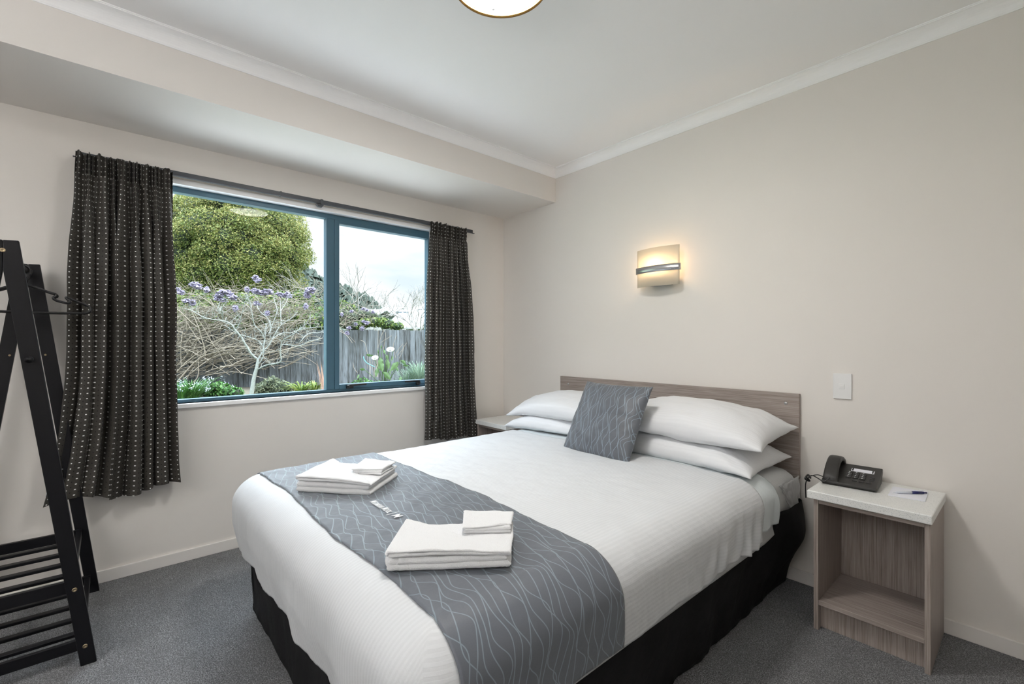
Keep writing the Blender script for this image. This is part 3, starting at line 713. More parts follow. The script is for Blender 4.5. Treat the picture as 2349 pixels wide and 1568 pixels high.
# ------------------------------------------------------------------ telephone
ZS = .5555
ph = thing('telephone', 'black corded desk telephone on the right bedside table', 'telephone', (2.44, -.13, ZS))
pa = math.radians(4); PX = np.array([math.cos(pa), math.sin(pa), 0]); PY = np.array([-math.sin(pa), math.cos(pa), 0]); PO = np.array([2.356, -.240, ZS])
def pz(v): return .016+(.060-.016)*v/.195      # height of the top face at depth v
def Pp(u, v, h): return PO+PX*u+PY*v+np.array([0, 0, h])
m = M(); Wd, Dp = .184, .195
prof = [(0.004, .003), (0, .008), (0.002, .016), (.188, .059), (.195, .055), (.192, .040), (.150, .003)]
V = [Pp(u, v, h) for u in (0, Wd) for (v, h) in prof]; n = len(prof)
m.add(V, [(i, (i+1) % n, n+(i+1) % n, n+i) for i in range(n)]+[tuple(range(n))[::-1], tuple(range(n, 2*n))])
ob = m.obj('housing', MT['phone'], ph, bevel=.003); fix_normals(ob)
def slab(u0, u1, v0, v1, t, sink=.001):
    V = [Pp(u, v, pz(v)+k) for k in (-sink, t) for v in (v0, v1) for u in (u0, u1)]
    return M().add(V, [(0, 2, 3, 1), (4, 5, 7, 6), (0, 1, 5, 4), (2, 6, 7, 3), (0, 4, 6, 2), (1, 3, 7, 5)])
slab(.084, .162, .124, .150, .0012).obj('label_strip', MT['paper'], ph, label='white memory label strip')
for k in range(3):
    for u in (.087, .1545): slab(u, u+.0045, .127+k*.0075, .132+k*.0075, .0035).obj('memory_button', MT['black_plastic'], ph, bevel=.0005)
for r_ in range(4):
    for c_ in range(3):
        u, v = .074+c_*.0235, .058+r_*.0150; kb = slab(u, u+.0185, v, v+.0105, .0040).obj('key', MT['black_plastic'], ph, bevel=.001)
        mk = slab(u+.006, u+.0105, v+.0035, v+.0065, .0044, -.0039).obj('key_mark', MT['white_paint'], kb)
for c_ in range(3):
    u = .100+c_*.0225; slab(u, u+.0165, .034, .041, .003).obj('function_key', MT['black_plastic'], ph, bevel=.0008); slab(u, u+.0125, .0425, .0445, .0008).obj('key_caption', MT['white_paint'], ph)
for r_ in range(3):
    v = .058+r_*.015; slab(.154, .168, v, v+.006, .003).obj('function_key', MT['black_plastic'], ph, bevel=.0008); slab(.154, .165, v+.0075, v+.0095, .0008).obj('key_caption', MT['white_paint'], ph)
# handset
m = M(); sec = []
ks = 24
for i in range(ks+1):
    t = i/ks; v = .004+.190*t; arch = math.sin(t*PI)
    ztop = .030+.048*t+.040*arch**.8; thick = .022+.012*(abs(2*t-1)**4)
    zbot = ztop-thick-(.012 if (t < .16 or t > .84) else 0)
    wdt = .054-.005*arch; u0 = .003+.002*arch
    ring = []
    for k in range(16):
        a = k/16*2*PI; ca, sa_ = math.cos(a), math.sin(a); sx_ = math.copysign(abs(ca)**.5, ca); sz_ = math.copysign(abs(sa_)**.5, sa_)
        ring.append(Pp(u0+wdt/2+sx_*wdt/2, v, (ztop+zbot)/2+sz_*(ztop-zbot)/2))
    sec.append(ring)
V = np.array(sec).reshape(-1, 3); F = [(i*16+k, i*16+(k+1) % 16, (i+1)*16+(k+1) % 16, (i+1)*16+k) for i in range(ks) for k in range(16)]+[tuple(range(16))[::-1], tuple(ks*16+k for k in range(16))]
ob = m.add(V, F).obj('handset', MT['phone'], ph, smooth=True); fix_normals(ob)
P = catmull([Pp(.030, -.001, .030), Pp(.012, -.012, .012), Pp(-.012, -.004, .020), Pp(-.035, .014, .022), Pp(-.050, .018, .010), Pp(-.060, .016, -.020), Pp(-.060, .020, -.08)], 6)
m = M().tube(P, .0022, 8); m.tube(catmull([Pp(.004, .03, .02), Pp(-.015, .02, .028), Pp(-.038, .016, .020), Pp(-.05, .01, .012)], 5), .0018, 8)
m.tube(catmull([Pp(-.040, .006, .012), Pp(-.052, .022, .02), Pp(-.060, .010, .004), Pp(-.046, .018, -.004), Pp(-.052, .004, .012)], 5), .004, 8)
m.obj('cord', MT['black_plastic'], ph, smooth=True)
# note pad and pen
m = M(); npo = [(2.574, -.226), (2.681, -.212), (2.672, -.066), (2.566, -.078)]
m.add([(x, y, ZS) for x, y in npo]+[(x, y, ZS+.003) for x, y in npo], [(3, 2, 1, 0), (4, 5, 6, 7), (0, 1, 5, 4), (1, 2, 6, 5), (2, 3, 7, 6), (3, 0, 4, 7)])
m.obj('notepad', MT['paper'], label='small white notepad under the pen on the bedside table', cat='notepad')
pen = thing('pen', 'white and dark blue ballpoint pen lying on the white notepad', 'pen', (2.63, -.15, ZS+.003))
a = np.array([2.585, -.192, ZS+.0082]); b = np.array([2.672, -.105, ZS+.0082]); d = (b-a)/np.linalg.norm(b-a); L = np.linalg.norm(b-a)
M().lathe([(0, 0), (.0008, 0), (.001, .006), (.0035, .014), (.0048, .03), (.0048, L*.55), (.0, L*.55)], a, d, 14).obj('barrel', MT['pen_white'], pen, smooth=True)
M().lathe([(0, L*.55), (.0052, L*.55), (.0052, L*.86), (.0, L*.86)], a, d, 14).obj('grip', MT['pen_blue'], pen, smooth=True)
m = M().lathe([(0, L*.86), (.0044, L*.86), (.0044, L*.91), (.003, L*.92), (.0034, L), (0, L)], a, d, 14); m.obj('clicker', MT['pen_blue'], pen, smooth=True)
m = M().bar(a+d*L*.62+[0, 0, .0075], a+d*L*.90+[0, 0, .0075], .003, .0015, np.cross(d, [0, 0, 1])); m.obj('clip', MT['pen_white'], pen)

# ------------------------------------------------------------------ switch plate, wall light, ceiling light
sw = thing('light_switch', 'white wall switch plate above the telephone table', 'light switch', (2.376, -.004, .893))
M().box(2.341, 2.411, -.009, -.0005, .893, 1.008).obj('plate', MT['white_plastic'], sw, bevel=.002)
M().box(2.363, 2.386, -.0105, -.008, .938, .961).obj('rocker_frame', MT['white_plastic'], sw, bevel=.0012)
M().box(2.3665, 2.3825, -.0125, -.010, .943, .9555).obj('rocker', MT['white_plastic'], sw, bevel=.0012)

sc = thing('wall_lamp', 'lit frosted glass wall lamp with a steel band above the headboard', 'wall lamp', (1.478, -.004, 1.48))
def bow(a, off=0): t = a*2-1; return -.058-.030*(1-t*t)-off
def sg(a, b): return (1.340+.278*a, bow(a), 1.480+.226*b)
M().grid(sg, 24, 2).obj('glass_shade', MT['frost'], sc, smooth=True, solid=.004)
M().grid(lambda a, b: (1.334+.290*a, bow(a, .007), 1.561+.038*b), 30, 3).obj('band', MT['steel'], sc, smooth=True, solid=.002)
M().box(1.334, 1.3365, bow(0, .007), -.052, 1.561, 1.599).obj('band_end', MT['steel'], sc)
M().box(1.6215, 1.624, bow(1, .007), -.052, 1.561, 1.599).obj('band_end', MT['steel'], sc)
V, F = text_mesh('PHILIPS', .0085, 0, 1.25); V2 = [(1.580+x, bow((1.580+x-1.334)/.29, .0094), 1.5655+y) for x, y, z in V]
M().add(V2, F).obj('band_lettering', MT['black_plastic'], sc)
M().box(1.415, 1.545, -.052, -.001, 1.484, 1.545).obj('wall_box', MT['steel'], sc, bevel=.002)
M().lathe([(0, 0), (.008, 0), (.008, .03), (0, .03)], (1.470, -.040, 1.545), n=12).obj('lamp_holder', MT['white_plastic'], sc)
M().lathe([(0, 0), (.007, .002), (.009, .02), (.007, .036), (0, .04)], (1.470, -.040, 1.576), n=14).obj('bulb', MT['bulb'], sc, smooth=True)

LC = (1.766, -1.508)
cl = thing('ceiling_light', 'round lit ceiling light with a thin brass rim', 'ceiling light', (*LC, 2.34))
M().lathe([(0, 2.419), (.13, 2.419), (.13, 2.385), (.150, 2.372), (0, 2.372)], (*LC, 0), n=48).obj('ceiling_plate', MT['white_plastic'], cl, smooth=False)
prof = [(.158*math.sin(t), 2.366-.020*(math.cos(t))) for t in np.linspace(0.0, PI/2, 14)]
M().lathe(prof, (*LC, 0), n=64).obj('glass_dome', MT['lamp'], cl, smooth=True)
a = np.arange(64)*2*PI/64; M().lathe([(.160, 2.358), (.1655, 2.352), (.1665, 2.356), (.1665, 2.386), (.160, 2.386), (.160, 2.358)], (*LC, 0), n=72).obj('rim', MT['brass'], cl, smooth=True)
kp = np.array([1.664, -1.455]); M().lathe([(0, -.004), (.005, -.004), (.007, 0), (.007, .012)], (*kp, 2.350), n=14).obj('retaining_clip', MT['white_plastic'], cl, smooth=True)

fl0 = thing('fill_lamp', 'added uplighting floor lamp for fill light, unseen behind the viewpoint', 'floor lamp', (UL[0], UL[1], 0))  # invented lamp out of view, carries the added fill light
M().lathe([(0, 0), (.14, 0), (.14, .015), (.02, .03), (0, .03)], (UL[0], UL[1], 0), n=32).obj('base', MT['steel'], fl0, smooth=True)
M().lathe([(.011, .02), (.011, 1.48)], (UL[0], UL[1], 0), n=12).obj('pole', MT['steel'], fl0, smooth=True)
M().lathe([(.02, 1.47), (.10, 1.495), (.18, 1.55), (.21, 1.61), (.206, 1.61), (.176, 1.555), (.10, 1.50), (0, 1.48)], (UL[0], UL[1], 0), n=40).obj('bowl_shade', MT['steel'], fl0, smooth=True)

# ------------------------------------------------------------------ clothes rack
rk = thing('clothes_rack', 'black wooden clothes rack with slatted shelves beside the left curtain', 'clothes rack', (.40, -2.757, 0))
YC = -2.757; HT = 1.487
def leg(x, s, hole=False):
    # quad outline in the y-z plane, s=+1 toward the window wall end, -1 the other side
    o0, o1, i1, i0 = YC+s*.229, YC+s*.036, YC+s*.0006, YC+s*.186
    pts = [(i0, .0), (o0, .0), (o1, HT), (i1, HT-.002), (i1, HT-.10)]
    V = [(xx, y, z) for xx in (x-.011, x+.011) for (y, z) in pts]; n = 5
    m = M().add(V, [tuple(range(n)), tuple(range(n, 2*n))[::-1]]+[(i, n+i, n+(i+1) % n, (i+1) % n) for i in range(n)])
    ob = m.obj('leg', MT['black_satin'], rk, bevel=.002); fix_normals(ob)
def legy(s, z, k=.0): return YC+s*(.229-.193*z/HT-.022)+k
for x in (.085, .709):
    for s in (1, -1): leg(x, s)
for (z0, z1) in ((.262, .304), (.048, .086)):
    zm = (z0+z1)/2
    for x in (.104, .690):
        M().box(x-.008, x+.008, legy(-1, zm), legy(1, zm), z0, z1).obj('end_rail', MT['black_satin'], rk, bevel=.0015)
    for s in (1, -1):
        y = legy(s, zm)-s*.010
        M().box(.096, .698, y-.009, y+.009, z0, z1-.004).obj('side_rail', MT['black_satin'], rk, bevel=.0015)
    for x in ((.26, .38, .50, .62) if z0 > .2 else (.256, .384, .508, .631)):
        M().box(x-.013, x+.013, legy(-1, zm)+.02, legy(1, zm)-.02, z1-.012, z1+.001).obj('slat', MT['black_satin'], rk, bevel=.003)
M().tube([(.098, YC, 1.443), (.696, YC, 1.443)], .0135, 16).obj('hanging_rod', MT['black_satin'], rk, smooth=True)
for (y, z) in ((YC-.0, 1.451), (legy(1, .278), .278), (legy(1, .068), .068), (legy(-1, .278), .278), (legy(-1, .068), .068)):
    M().lathe([(0, .0004), (.0032, .0004), (.0036, .0012), (.0064, .0014), (.0074, 0)], (.7202, y, z), (1, 0, 0), 16).obj('bolt', MT['screw'], rk, smooth=True)
M().lathe([(.005, 0), (.005, .022), (.011, .026), (.011, .034), (.0, .038)], (.7202, legy(1, 1.092)-.003, 1.092), (1, 0, 0), 16).obj('peg', MT['black_satin'], rk, smooth=True)
for s in (1, -1): M().lathe([(0, .002), (.0035, .002), (.0045, 0)], (.0962, legy(s, 1.092)-.012*s, 1.094), (1, 0, 0), 12).obj('screw', MT['screw'], rk)

# hangers
def hanger(x, yaw, lab):
    r = thing('coat_hanger', lab, 'hanger', (x, YC, 1.27), 'black plastic hangers on the rack')
    c, s = math.cos(yaw), math.sin(yaw); O = np.array([x, YC, 0])
    def L(y, z, dx=0): return O+np.array([-s*y+dx*c, c*y+dx*s, z])
    hookz = 1.443; rr = .0185
    hk = [L(.0185*math.cos(t), hookz+.0005+(.0185)*math.sin(t)) for t in np.linspace(PI*1.05, -PI*.30, 20)]
    hk = [L(-.030*math.cos(t)*0+.0, 0) for t in []]+hk
    end = [L(.010, hookz-.026), L(.0, hookz-.040), L(0, 1.388)]
    M().tube(catmull(hk+end, 2), .0035, 8).obj('hook', MT['black_plastic'], r, smooth=True)
    half = [(0, 1.388), (.030, 1.378), (.072, 1.359), (.092, 1.352), (.094, 1.344), (.086, 1.337), (.090, 1.328), (.120, 1.318), (.132, 1.318), (.136, 1.326), (.126, 1.334), (.128, 1.340), (.165, 1.322), (.192, 1.309), (.200, 1.298), (.199, 1.286), (.188, 1.277), (.16, 1.274), (.0, 1.272)]
    for sg_ in (1, -1): pass
    P = [L(y, z) for (y, z) in half]+[L(-y, z) for (y, z) in reversed(half)][1:-1]
    M().tube(catmull(P+[P[0]], 4), .0042, 8).obj('body', MT['black_plastic'], r, smooth=True)
hanger(.175, math.radians(2), 'black plastic hanger nearest the curtain end of the rod')
hanger(.205, math.radians(-1.5), 'black plastic hanger second from the curtain end of the rod')
hanger(.235, math.radians(3), 'black plastic hanger third from the curtain end of the rod')

#EXTERIOR
# ------------------------------------------------------------------ outdoors: ground, fence, plants, houses, hill
G0 = -0.25
def gpt(p, z=None): p = np.array(p, float); p[2] = G0 if z is None else z; return p
M().box(-60, -T, -40, 60, G0-.3, G0).obj('ground', MT['lawn'], kind='structure')
M().box(-T, 8, T, 20, G0-.3, G0).obj('ground', MT['lawn'], kind='structure')
DF = 10.0
def fp(t, z, d=0.0):
    """a point on the fence line: t metres along it from the middle of the view"""
    p = CAM+FW*(DF+d)+RT*t; p[2] = z; return p
FT, FB = 1.15+.262, 0.17
# raised soil bed in front of the fence
V = [fp(-12, G0, -2.6), fp(12, G0, -2.6), fp(12, FB, -1.9), fp(-12, FB, -1.9), fp(12, FB, .5), fp(-12, FB, .5), fp(12, G0, .6), fp(-12, G0, .6)]
M().add(V, [(0, 1, 2, 3), (3, 2, 4, 5), (5, 4, 6, 7)]).obj('garden_bed', MT['soil'], kind='structure')
fence = thing('picket_fence', 'weathered grey timber paling fence across the back of the garden', 'fence', fp(-3, FB))
m = M(); t = -9.2; rnd = random.Random(3)
while t < 1.2:
    wd_ = .108+rnd.uniform(-.008, .01); z1 = FT+rnd.uniform(-.012, .010); d0 = rnd.uniform(-.012, .006); tilt = rnd.uniform(-.004, .004)
    a, b = t+.002, t+wd_
    V = [fp(a, FB-.05, d0), fp(b, FB-.05, d0), fp(b, FB-.05, d0+.02), fp(a, FB-.05, d0+.02), fp(a+tilt, z1, d0), fp(b+tilt, z1, d0), fp(b+tilt, z1, d0+.02), fp(a+tilt, z1, d0+.02)]
    m.add(V, [(3, 2, 1, 0), (4, 5, 6, 7), (0, 1, 5, 4), (1, 2, 6, 5), (2, 3, 7, 6), (3, 0, 4, 7)]); 
    V = [fp(b-.03, FB-.05, .03), fp(b+.04, FB-.05, .03), fp(b+.04, FB-.05, .04), fp(b-.03, FB-.05, .04), fp(b-.03, z1-.03, .03), fp(b+.04, z1-.03, .03), fp(b+.04, z1-.03, .04), fp(b-.03, z1-.03, .04)]
    m.add(V, [(3, 2, 1, 0), (4, 5, 6, 7), (0, 1, 5, 4), (1, 2, 6, 5), (2, 3, 7, 6), (3, 0, 4, 7)]); t += wd_+rnd.choice((.004, .005, .010))
m.obj('palings', MT['fence'], fence)
for z in (.40, 1.15): M().obox(fp(-4, z, .05), RT, FW, UP, 5.2, .022, .045).obj('rail', MT['bark'], fence)

def leaves(m, P, s, rnd, aspect=.45, nrm=None, flop=.6):
    """diamond leaf quads at points P"""
    n = len(P); A = rnd.normal(size=(n, 3)); A /= np.linalg.norm(A, axis=1)[:, None]
    B = rnd.normal(size=(n, 3)) if nrm is None else nrm+flop*rnd.normal(size=(n, 3))
    B = np.cross(A, B); B /= np.maximum(np.linalg.norm(B, axis=1), 1e-6)[:, None]
    sz = s*(.6+.8*rnd.random(n))[:, None]; C_ = np.cross(A, B)*.15
    V = np.stack([P-A*sz, P-B*sz*aspect+C_*sz, P+A*sz, P+B*sz*aspect+C_*sz], 1).reshape(-1, 3)
    F = np.arange(4*n).reshape(n, 4); m.v.append(V); m.f += [tuple(int(k)+m.n for k in f) for f in F]; m.uv.append(np.zeros((len(V), 2))); m.n += len(V)
def blob_points(c, r, n, rnd, squash=(1, 1, 1), low=-1.0):
    d = rnd.normal(size=(n, 3)); d /= np.linalg.norm(d, axis=1)[:, None]; d = d[d[:, 2] > low]
    return np.asarray(c)+d*np.asarray(squash)*r*(.86+.22*rnd.random(len(d)))[:, None], d

# big evergreen
R0 = np.random.default_rng(5)
tb = at(575, 600, 21.0); tree = thing('evergreen_tree', 'big round yellow-green evergreen tree behind the fence, in the left pane', 'tree', gpt(tb))
TC = at(545, 585, 21.0); RX, RZ = 2.92, 3.25
mc = M(); ml = M(); k_ = 0
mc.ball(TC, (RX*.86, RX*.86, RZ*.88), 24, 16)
tries = R0.normal(size=(480, 3)); tries /= np.linalg.norm(tries, axis=1)[:, None]
for d in tries:
    if d @ FW > .30: continue
    pr_ = .40+.42*R0.random(); c = TC+d*np.array([RX, RX, RZ])*(1-.10*R0.random())*(1-.12*max(0, -d[2]))*.93
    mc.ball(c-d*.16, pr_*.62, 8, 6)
    P, nn = blob_points(c, pr_, 860, R0, (1, 1, .74), -.6); leaves(ml, P, .040, R0, .5, nn, .8)
P, nn = blob_points(TC, 1.0, 26000, R0, (RX*.92, RX*.92, RZ*.93), -.9); leaves(ml, P[nn @ FW < .25], .055, R0, .5, nn[nn @ FW < .25], .8)
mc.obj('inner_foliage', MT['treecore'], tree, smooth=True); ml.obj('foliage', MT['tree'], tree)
M().tube([gpt(tb), gpt(tb, 1.0)+[.1, 0, 0], gpt(tb, 3.0)], [.35, .3, .2], 12).obj('trunk', MT['bark'], tree)

def leafy(name, label, cat, spots, mat, n, s, seed, core=True, group=None):
    R = np.random.default_rng(seed); c0 = np.mean([q_[0] for q_ in spots], 0); zb = min(q_[0][2]-q_[1] for q_ in spots)
    r = thing(name, label, cat, (c0[0], c0[1], zb), group); ml = M(); mc = M()
    for c, rad in spots:
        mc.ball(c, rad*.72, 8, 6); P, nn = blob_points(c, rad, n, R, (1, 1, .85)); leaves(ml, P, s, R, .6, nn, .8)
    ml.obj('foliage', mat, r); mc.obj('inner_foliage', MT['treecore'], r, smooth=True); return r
sp_ = []
rnd = random.Random(9)
for k in range(9): sp_.append((at(826+k*11, 748-9*math.exp(-((k-2.5)/2.4)**2)-5*(k == 6), 10.25), .085+.05*rnd.random()))
for k in range(6): sp_.append((at(838+k*8, 741-rnd.random()*6, 10.3), .10))
leafy('ivy', 'bright green ivy clump spilling over the fence top in the right pane', 'ivy', sp_, MT['ivy'], 130, .028, 3)
sp_ = [(at(x, y, 10.5), .13+.06*rnd.random()) for x, y in ((780, 735), (792, 744), (806, 738), (818, 730), (800, 726), (784, 720), (832, 722), (845, 724), (815, 748), (858, 727), (870, 733))]
leafy('shrub', 'loose grey-green shrub growing above the fence beside the window mullion', 'shrub', sp_, MT['shrub'], 120, .024, 4)
sp_ = [(at(x, y, 12.5), .22) for x, y in ((776, 702), (788, 706), (798, 710), (781, 716), (806, 716))]
leafy('shrub', 'yellow-green shrub beyond the fence in front of the pine hill', 'shrub', sp_, MT['ivy'], 160, .03, 14)
sp_ = [(at(400+k*21, 728+10*math.sin(k*1.7), 10.9), .30+.08*rnd.random()) for k in range(17)]+[(at(405+k*26, 698+10*math.sin(k*2.7), 11.2), .28) for k in range(12)]
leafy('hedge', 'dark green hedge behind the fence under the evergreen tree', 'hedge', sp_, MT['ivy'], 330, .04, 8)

def bloom(c, rw, rh, R):
    sd = R.random()*50
    def f(a, b):
        t, p = a*2*PI, b*PI; k = 1+1.5*fbm(2.6*math.sin(p)*math.cos(t)+sd, 2.6*math.sin(p)*math.sin(t), 2.6*math.cos(p), 4)
        return (c[0]+rw*k*math.sin(p)*math.cos(t), c[1]+rw*k*math.sin(p)*math.sin(t), c[2]+rh*math.cos(p)*(.8+.3*k))
    return M().grid(f, 27, 18)
# wisteria: a tangle of vines with lilac flower clusters
R1 = np.random.default_rng(21)
wb = fp(-6.2, FB, -.7); wis = thing('wisteria', 'tangled bare wisteria vine with lilac flowers covering the left part of the fence', 'vine', wb)
m = M()
def wpt(x, y, d): return at(x, y, DF-.35+d)
for k in range(640):
    x0 = 330+R1.random()**1.25*330; y0 = 880-R1.random()*150-(x0-330)*.10; L_ = 60+150*R1.random()
    ang = math.radians(R1.choice([R1.uniform(8, 40), R1.uniform(20, 75), R1.uniform(95, 165)], p=[.55, .25, .20])); cur = R1.uniform(-.9, .5); dd = R1.uniform(-.25, .25); P = []; x, y = x0, y0
    nseg = 9; ylim = 655+55*R1.random()**.7
    for i in range(nseg):
        P.append(wpt(x, y, dd)); a_ = ang+cur*(i/nseg)*1.1+R1.normal()*.07; st = L_/nseg; x += math.cos(a_)*st; y -= math.sin(a_)*st; dd += R1.normal()*.03
        if y < ylim: y = ylim+R1.random()*8
        if x > 735: break
    if len(P) > 3: m.tube(P, np.linspace(.0085, .003, len(P))*(.6+.7*R1.random()), 4)
for k in range(330):        # fine upper twigs
    x = R1.uniform(385, 760); y = R1.uniform(655, 740); ang = math.radians(R1.uniform(-5, 60) if R1.random() < .7 else R1.uniform(110, 170)); dd = R1.uniform(-.3, .3); L_ = R1.uniform(18, 55)
    P = [wpt(x+math.cos(ang)*L_*i/4+R1.normal()*1.2, y-math.sin(ang)*L_*i/4+R1.normal()*1.2, dd) for i in range(5)]; m.tube(P, np.linspace(.0045, .0022, 5), 3)
for pts, r0 in (([(385, 905), (420, 860), (470, 815), (560, 800), (640, 805), (740, 775)], .018), ([(380, 880), (440, 820), (520, 770), (600, 750), (700, 740)], .014), ([(506, 842), (530, 838), (545, 830), (560, 825)], .022), ([(400, 900), (450, 870), (455, 830), (452, 800)], .012), ([(420, 870), (500, 815), (600, 812), (680, 795), (748, 786)], .012)):
    P = catmull([wpt(x, y, -.2) for x, y in pts], 6); m.tube(P, np.linspace(r0, r0*.5, len(P)), 6)
m.obj('vines', MT['twig'], wis)
fl = [(408, 661), (415, 668), (430, 688), (442, 692), (446, 650), (505, 672), (498, 681), (512, 686), (522, 668), (528, 674), (535, 680), (508, 668), (567, 662), (586, 634), (592, 640), (583, 664), (592, 667), (600, 670), (610, 667), (618, 667), (641, 672), (648, 675), (659, 673), (663, 677), (703, 673), (707, 662), (714, 664), (701, 700), (588, 694), (706, 677), (540, 705), (613, 716), (716, 661), (455, 655), (475, 662)]
for i, (x, y) in enumerate(fl):
    c = wpt(x, y, -.3)-np.array([0, 0, .02]); bloom(c, R1.uniform(.035, .06), R1.uniform(.035, .06), R1).obj('flower_cluster', MT['lilac'], wis)
P = np.array([wpt(R1.uniform(395, 745), R1.uniform(672, 750), R1.uniform(-.1, .3)) for _ in range(1500)]); mm = M(); leaves(mm, P, .018, R1, .6); mm.obj('young_leaves', MT['ivy'], wis)
# (second plant of the same vine further right)
# wisteria reaching into the right pane
wr_ = thing('wisteria', 'wisteria sprays with lilac flowers on the fence top in the right pane', 'vine', fp(-3.5, FT-.02)); m = M()
for pts in ([(776, 752), (800, 770), (815, 785)], [(776, 716), (800, 698), (822, 700), (850, 712)], [(778, 745), (798, 725), (820, 712)], [(776, 742), (800, 746), (830, 744)], [(790, 745), (805, 690), (826, 665)], [(778, 710), (790, 680), (818, 672)], [(800, 700), (815, 716), (835, 725)], [(776, 755), (810, 735), (850, 740)]):
    P = catmull([at(x, y, 9.85) for x, y in pts], 5); m.tube(P, np.linspace(.006, .003, len(P)), 4)
for k in range(90):
    x, y = R1.uniform(776, 850), R1.uniform(700, 752); a_ = R1.uniform(-.3, 1.3); L_ = R1.uniform(8, 26); P = [at(x+math.cos(a_)*L_*i/3, y-math.sin(a_)*L_*i/3+R1.normal()*.8, 9.9) for i in range(4)]; m.tube(P, .0028, 3)
m.obj('vines', MT['twig'], wr_)
for (x, y) in ((784, 721), (806, 714), (834, 708), (842, 711), (856, 715), (834, 737), (841, 740), (816, 743), (801, 752), (831, 753), (796, 764)):
    c = at(x, y, 9.8); bloom(c, R1.uniform(.025, .04), R1.uniform(.025, .04), R1).obj('flower_cluster', MT['lilac'], wr_)

# pale lichen-covered tree standing in front of the fence
DT = 7.4
lt = thing('bare_tree', 'small bare pale-barked tree in front of the fence in the left pane', 'tree', gpt(at(578, 905, DT)))
R2 = np.random.default_rng(4)
def tp(x, y, d=0): return at(400+x/5.228, 600+y/5.228, DT+d)
def limb(pts, r0, r1, d0=0, d1=0, n=6):
    k = len(pts); P = catmull([tp(x, y, d0+(d1-d0)*i/(k-1)) for i, (x, y) in enumerate(pts)], n); r = np.linspace(r0, r1, len(P))*(1+.10*R2.normal(size=len(P)))
    M().tube(P, r, 8).obj('branch', MT['palebark'], lt, smooth=True); return P
P = [at(572, 1010, DT)*[1, 1, 0]+[0, 0, G0]]+list(catmull([tp(x, y) for x, y in ((920, 1640), (940, 1480), (958, 1380), (985, 1280), (1000, 1200), (1000, 1165))], 6))
M().tube(P, np.linspace(.034, .020, len(P)), 12).obj('trunk', MT['palebark'], lt, smooth=True)
allP = []
for pts, r0, r1, d1 in [
    ([(1000, 1170), (930, 1110), (860, 1000), (800, 900), (730, 820), (680, 750), (590, 710), (450, 690), (340, 660), (215, 590), (120, 560)], .016, .004, -.5),
    ([(590, 710), (575, 620), (570, 560), (640, 470)], .008, .003, -.6), ([(730, 820), (790, 730), (800, 660), (850, 480), (870, 390)], .008, .003, -.2),
    ([(580, 650), (530, 590), (525, 560)], .006, .003, -.5), ([(600, 760), (760, 860), (900, 905), (1000, 945), (1060, 1010)], .004, .006, 0),
    ([(1000, 1180), (1060, 1080), (1140, 990), (1200, 880), (1280, 760), (1400, 680), (1480, 600)], .013, .004, .4),
    ([(1060, 1080), (1080, 960), (1090, 870), (1100, 780), (1095, 740)], .010, .004, .1), ([(1080, 920), (1040, 840), (960, 750), (930, 600), (900, 470), (880, 400)], .007, .003, -.2),
    ([(1130, 870), (1160, 790), (1230, 600), (1210, 500), (1190, 430)], .007, .003, .3), ([(1130, 860), (1160, 800), (1120, 680), (1030, 600), (990, 520)], .006, .003, .4),
    ([(1280, 760), (1275, 600), (1270, 480)], .006, .003, .3), ([(1270, 600), (1340, 490), (1370, 400)], .005, .003, .4),
    ([(1000, 1290), (1100, 1240), (1270, 1200), (1270, 1080), (1290, 960), (1350, 910), (1450, 850), (1560, 760), (1640, 640)], .011, .003, -.3),
    ([(1010, 1230), (1060, 1150), (1070, 1070)], .009, .006, 0), ([(1170, 930), (1280, 860), (1400, 850), (1560, 800), (1800, 780)], .008, .004, .5),
    ([(1290, 990), (1400, 1000), (1500, 1010), (1620, 950), (1760, 940)], .007, .004, -.2), ([(1500, 970), (1600, 870), (1720, 850), (1800, 840)], .006, .004, .2)]:
    allP.append(limb(pts, r0, r1, 0, d1))
m = M()
for P in allP:
    for i in range(2, len(P)-1, 2):
        for _ in range(2):
            d = R2.normal(size=3)*.5+np.array([0, 0, .6])+RT*R2.normal()*.5; d /= np.linalg.norm(d); L_ = R2.uniform(.06, .22); q_ = P[i]+d*L_*.5+R2.normal(size=3)*.015
            m.tube([P[i], q_, P[i]+d*L_+R2.normal(size=3)*.02], [.0026, .002, .0014], 3)
m.obj('twigs', MT['palebark'], lt)

# bare trees beyond the fence, right pane
def bare(name, label, base, D, h, seed, spread, depth=6, r0=.06, stems=3, mat='bark', lean=0, group=None):
    R = np.random.default_rng(seed); root = thing(name, label, 'tree', gpt(base), group); m = M(); 
    def grow(p, d, L, r, k):
        n = 4; P = [p]; 
        for i in range(n): d = d+R.normal(size=3)*.10; d /= np.linalg.norm(d); P.append(P[-1]+d*L/n)
        m.tube(P, np.linspace(r, r*.68, n+1), 5 if k > 3 else 3, caps=False)
        if k <= 0: return
        for j in range(2 if R.random() < .45 else 3):
            dd = d+R.normal(size=3)*spread+np.array([0, 0, .10]); dd /= np.linalg.norm(dd); grow(P[-1-(j % 2)] if k < depth else P[-1], dd, L*R.uniform(.62, .85), r*.62, k-1)
    b = np.array(base)
    for s_ in range(stems):
        d = np.array([0, 0, 1.0])+RT*(R.normal()*.30+lean)+FW*R.normal()*.2; d /= np.linalg.norm(d); grow(gpt(b+RT*(s_-stems/2)*.12), d, h*.38, r0, depth)
    m.obj('branches', MT[mat], root); return root
bare('bare_tree', 'tall pale bare tree with fine twigs beyond the fence, right end of the window', at(948, 784, 14), 14, 2.75, 11, .42, 6, .06, 3)
bare('bare_tree', 'bare tree at the right edge of the window, beside the larger one', at(972, 784, 15), 15, 2.9, 12, .40, 6, .05, 2)
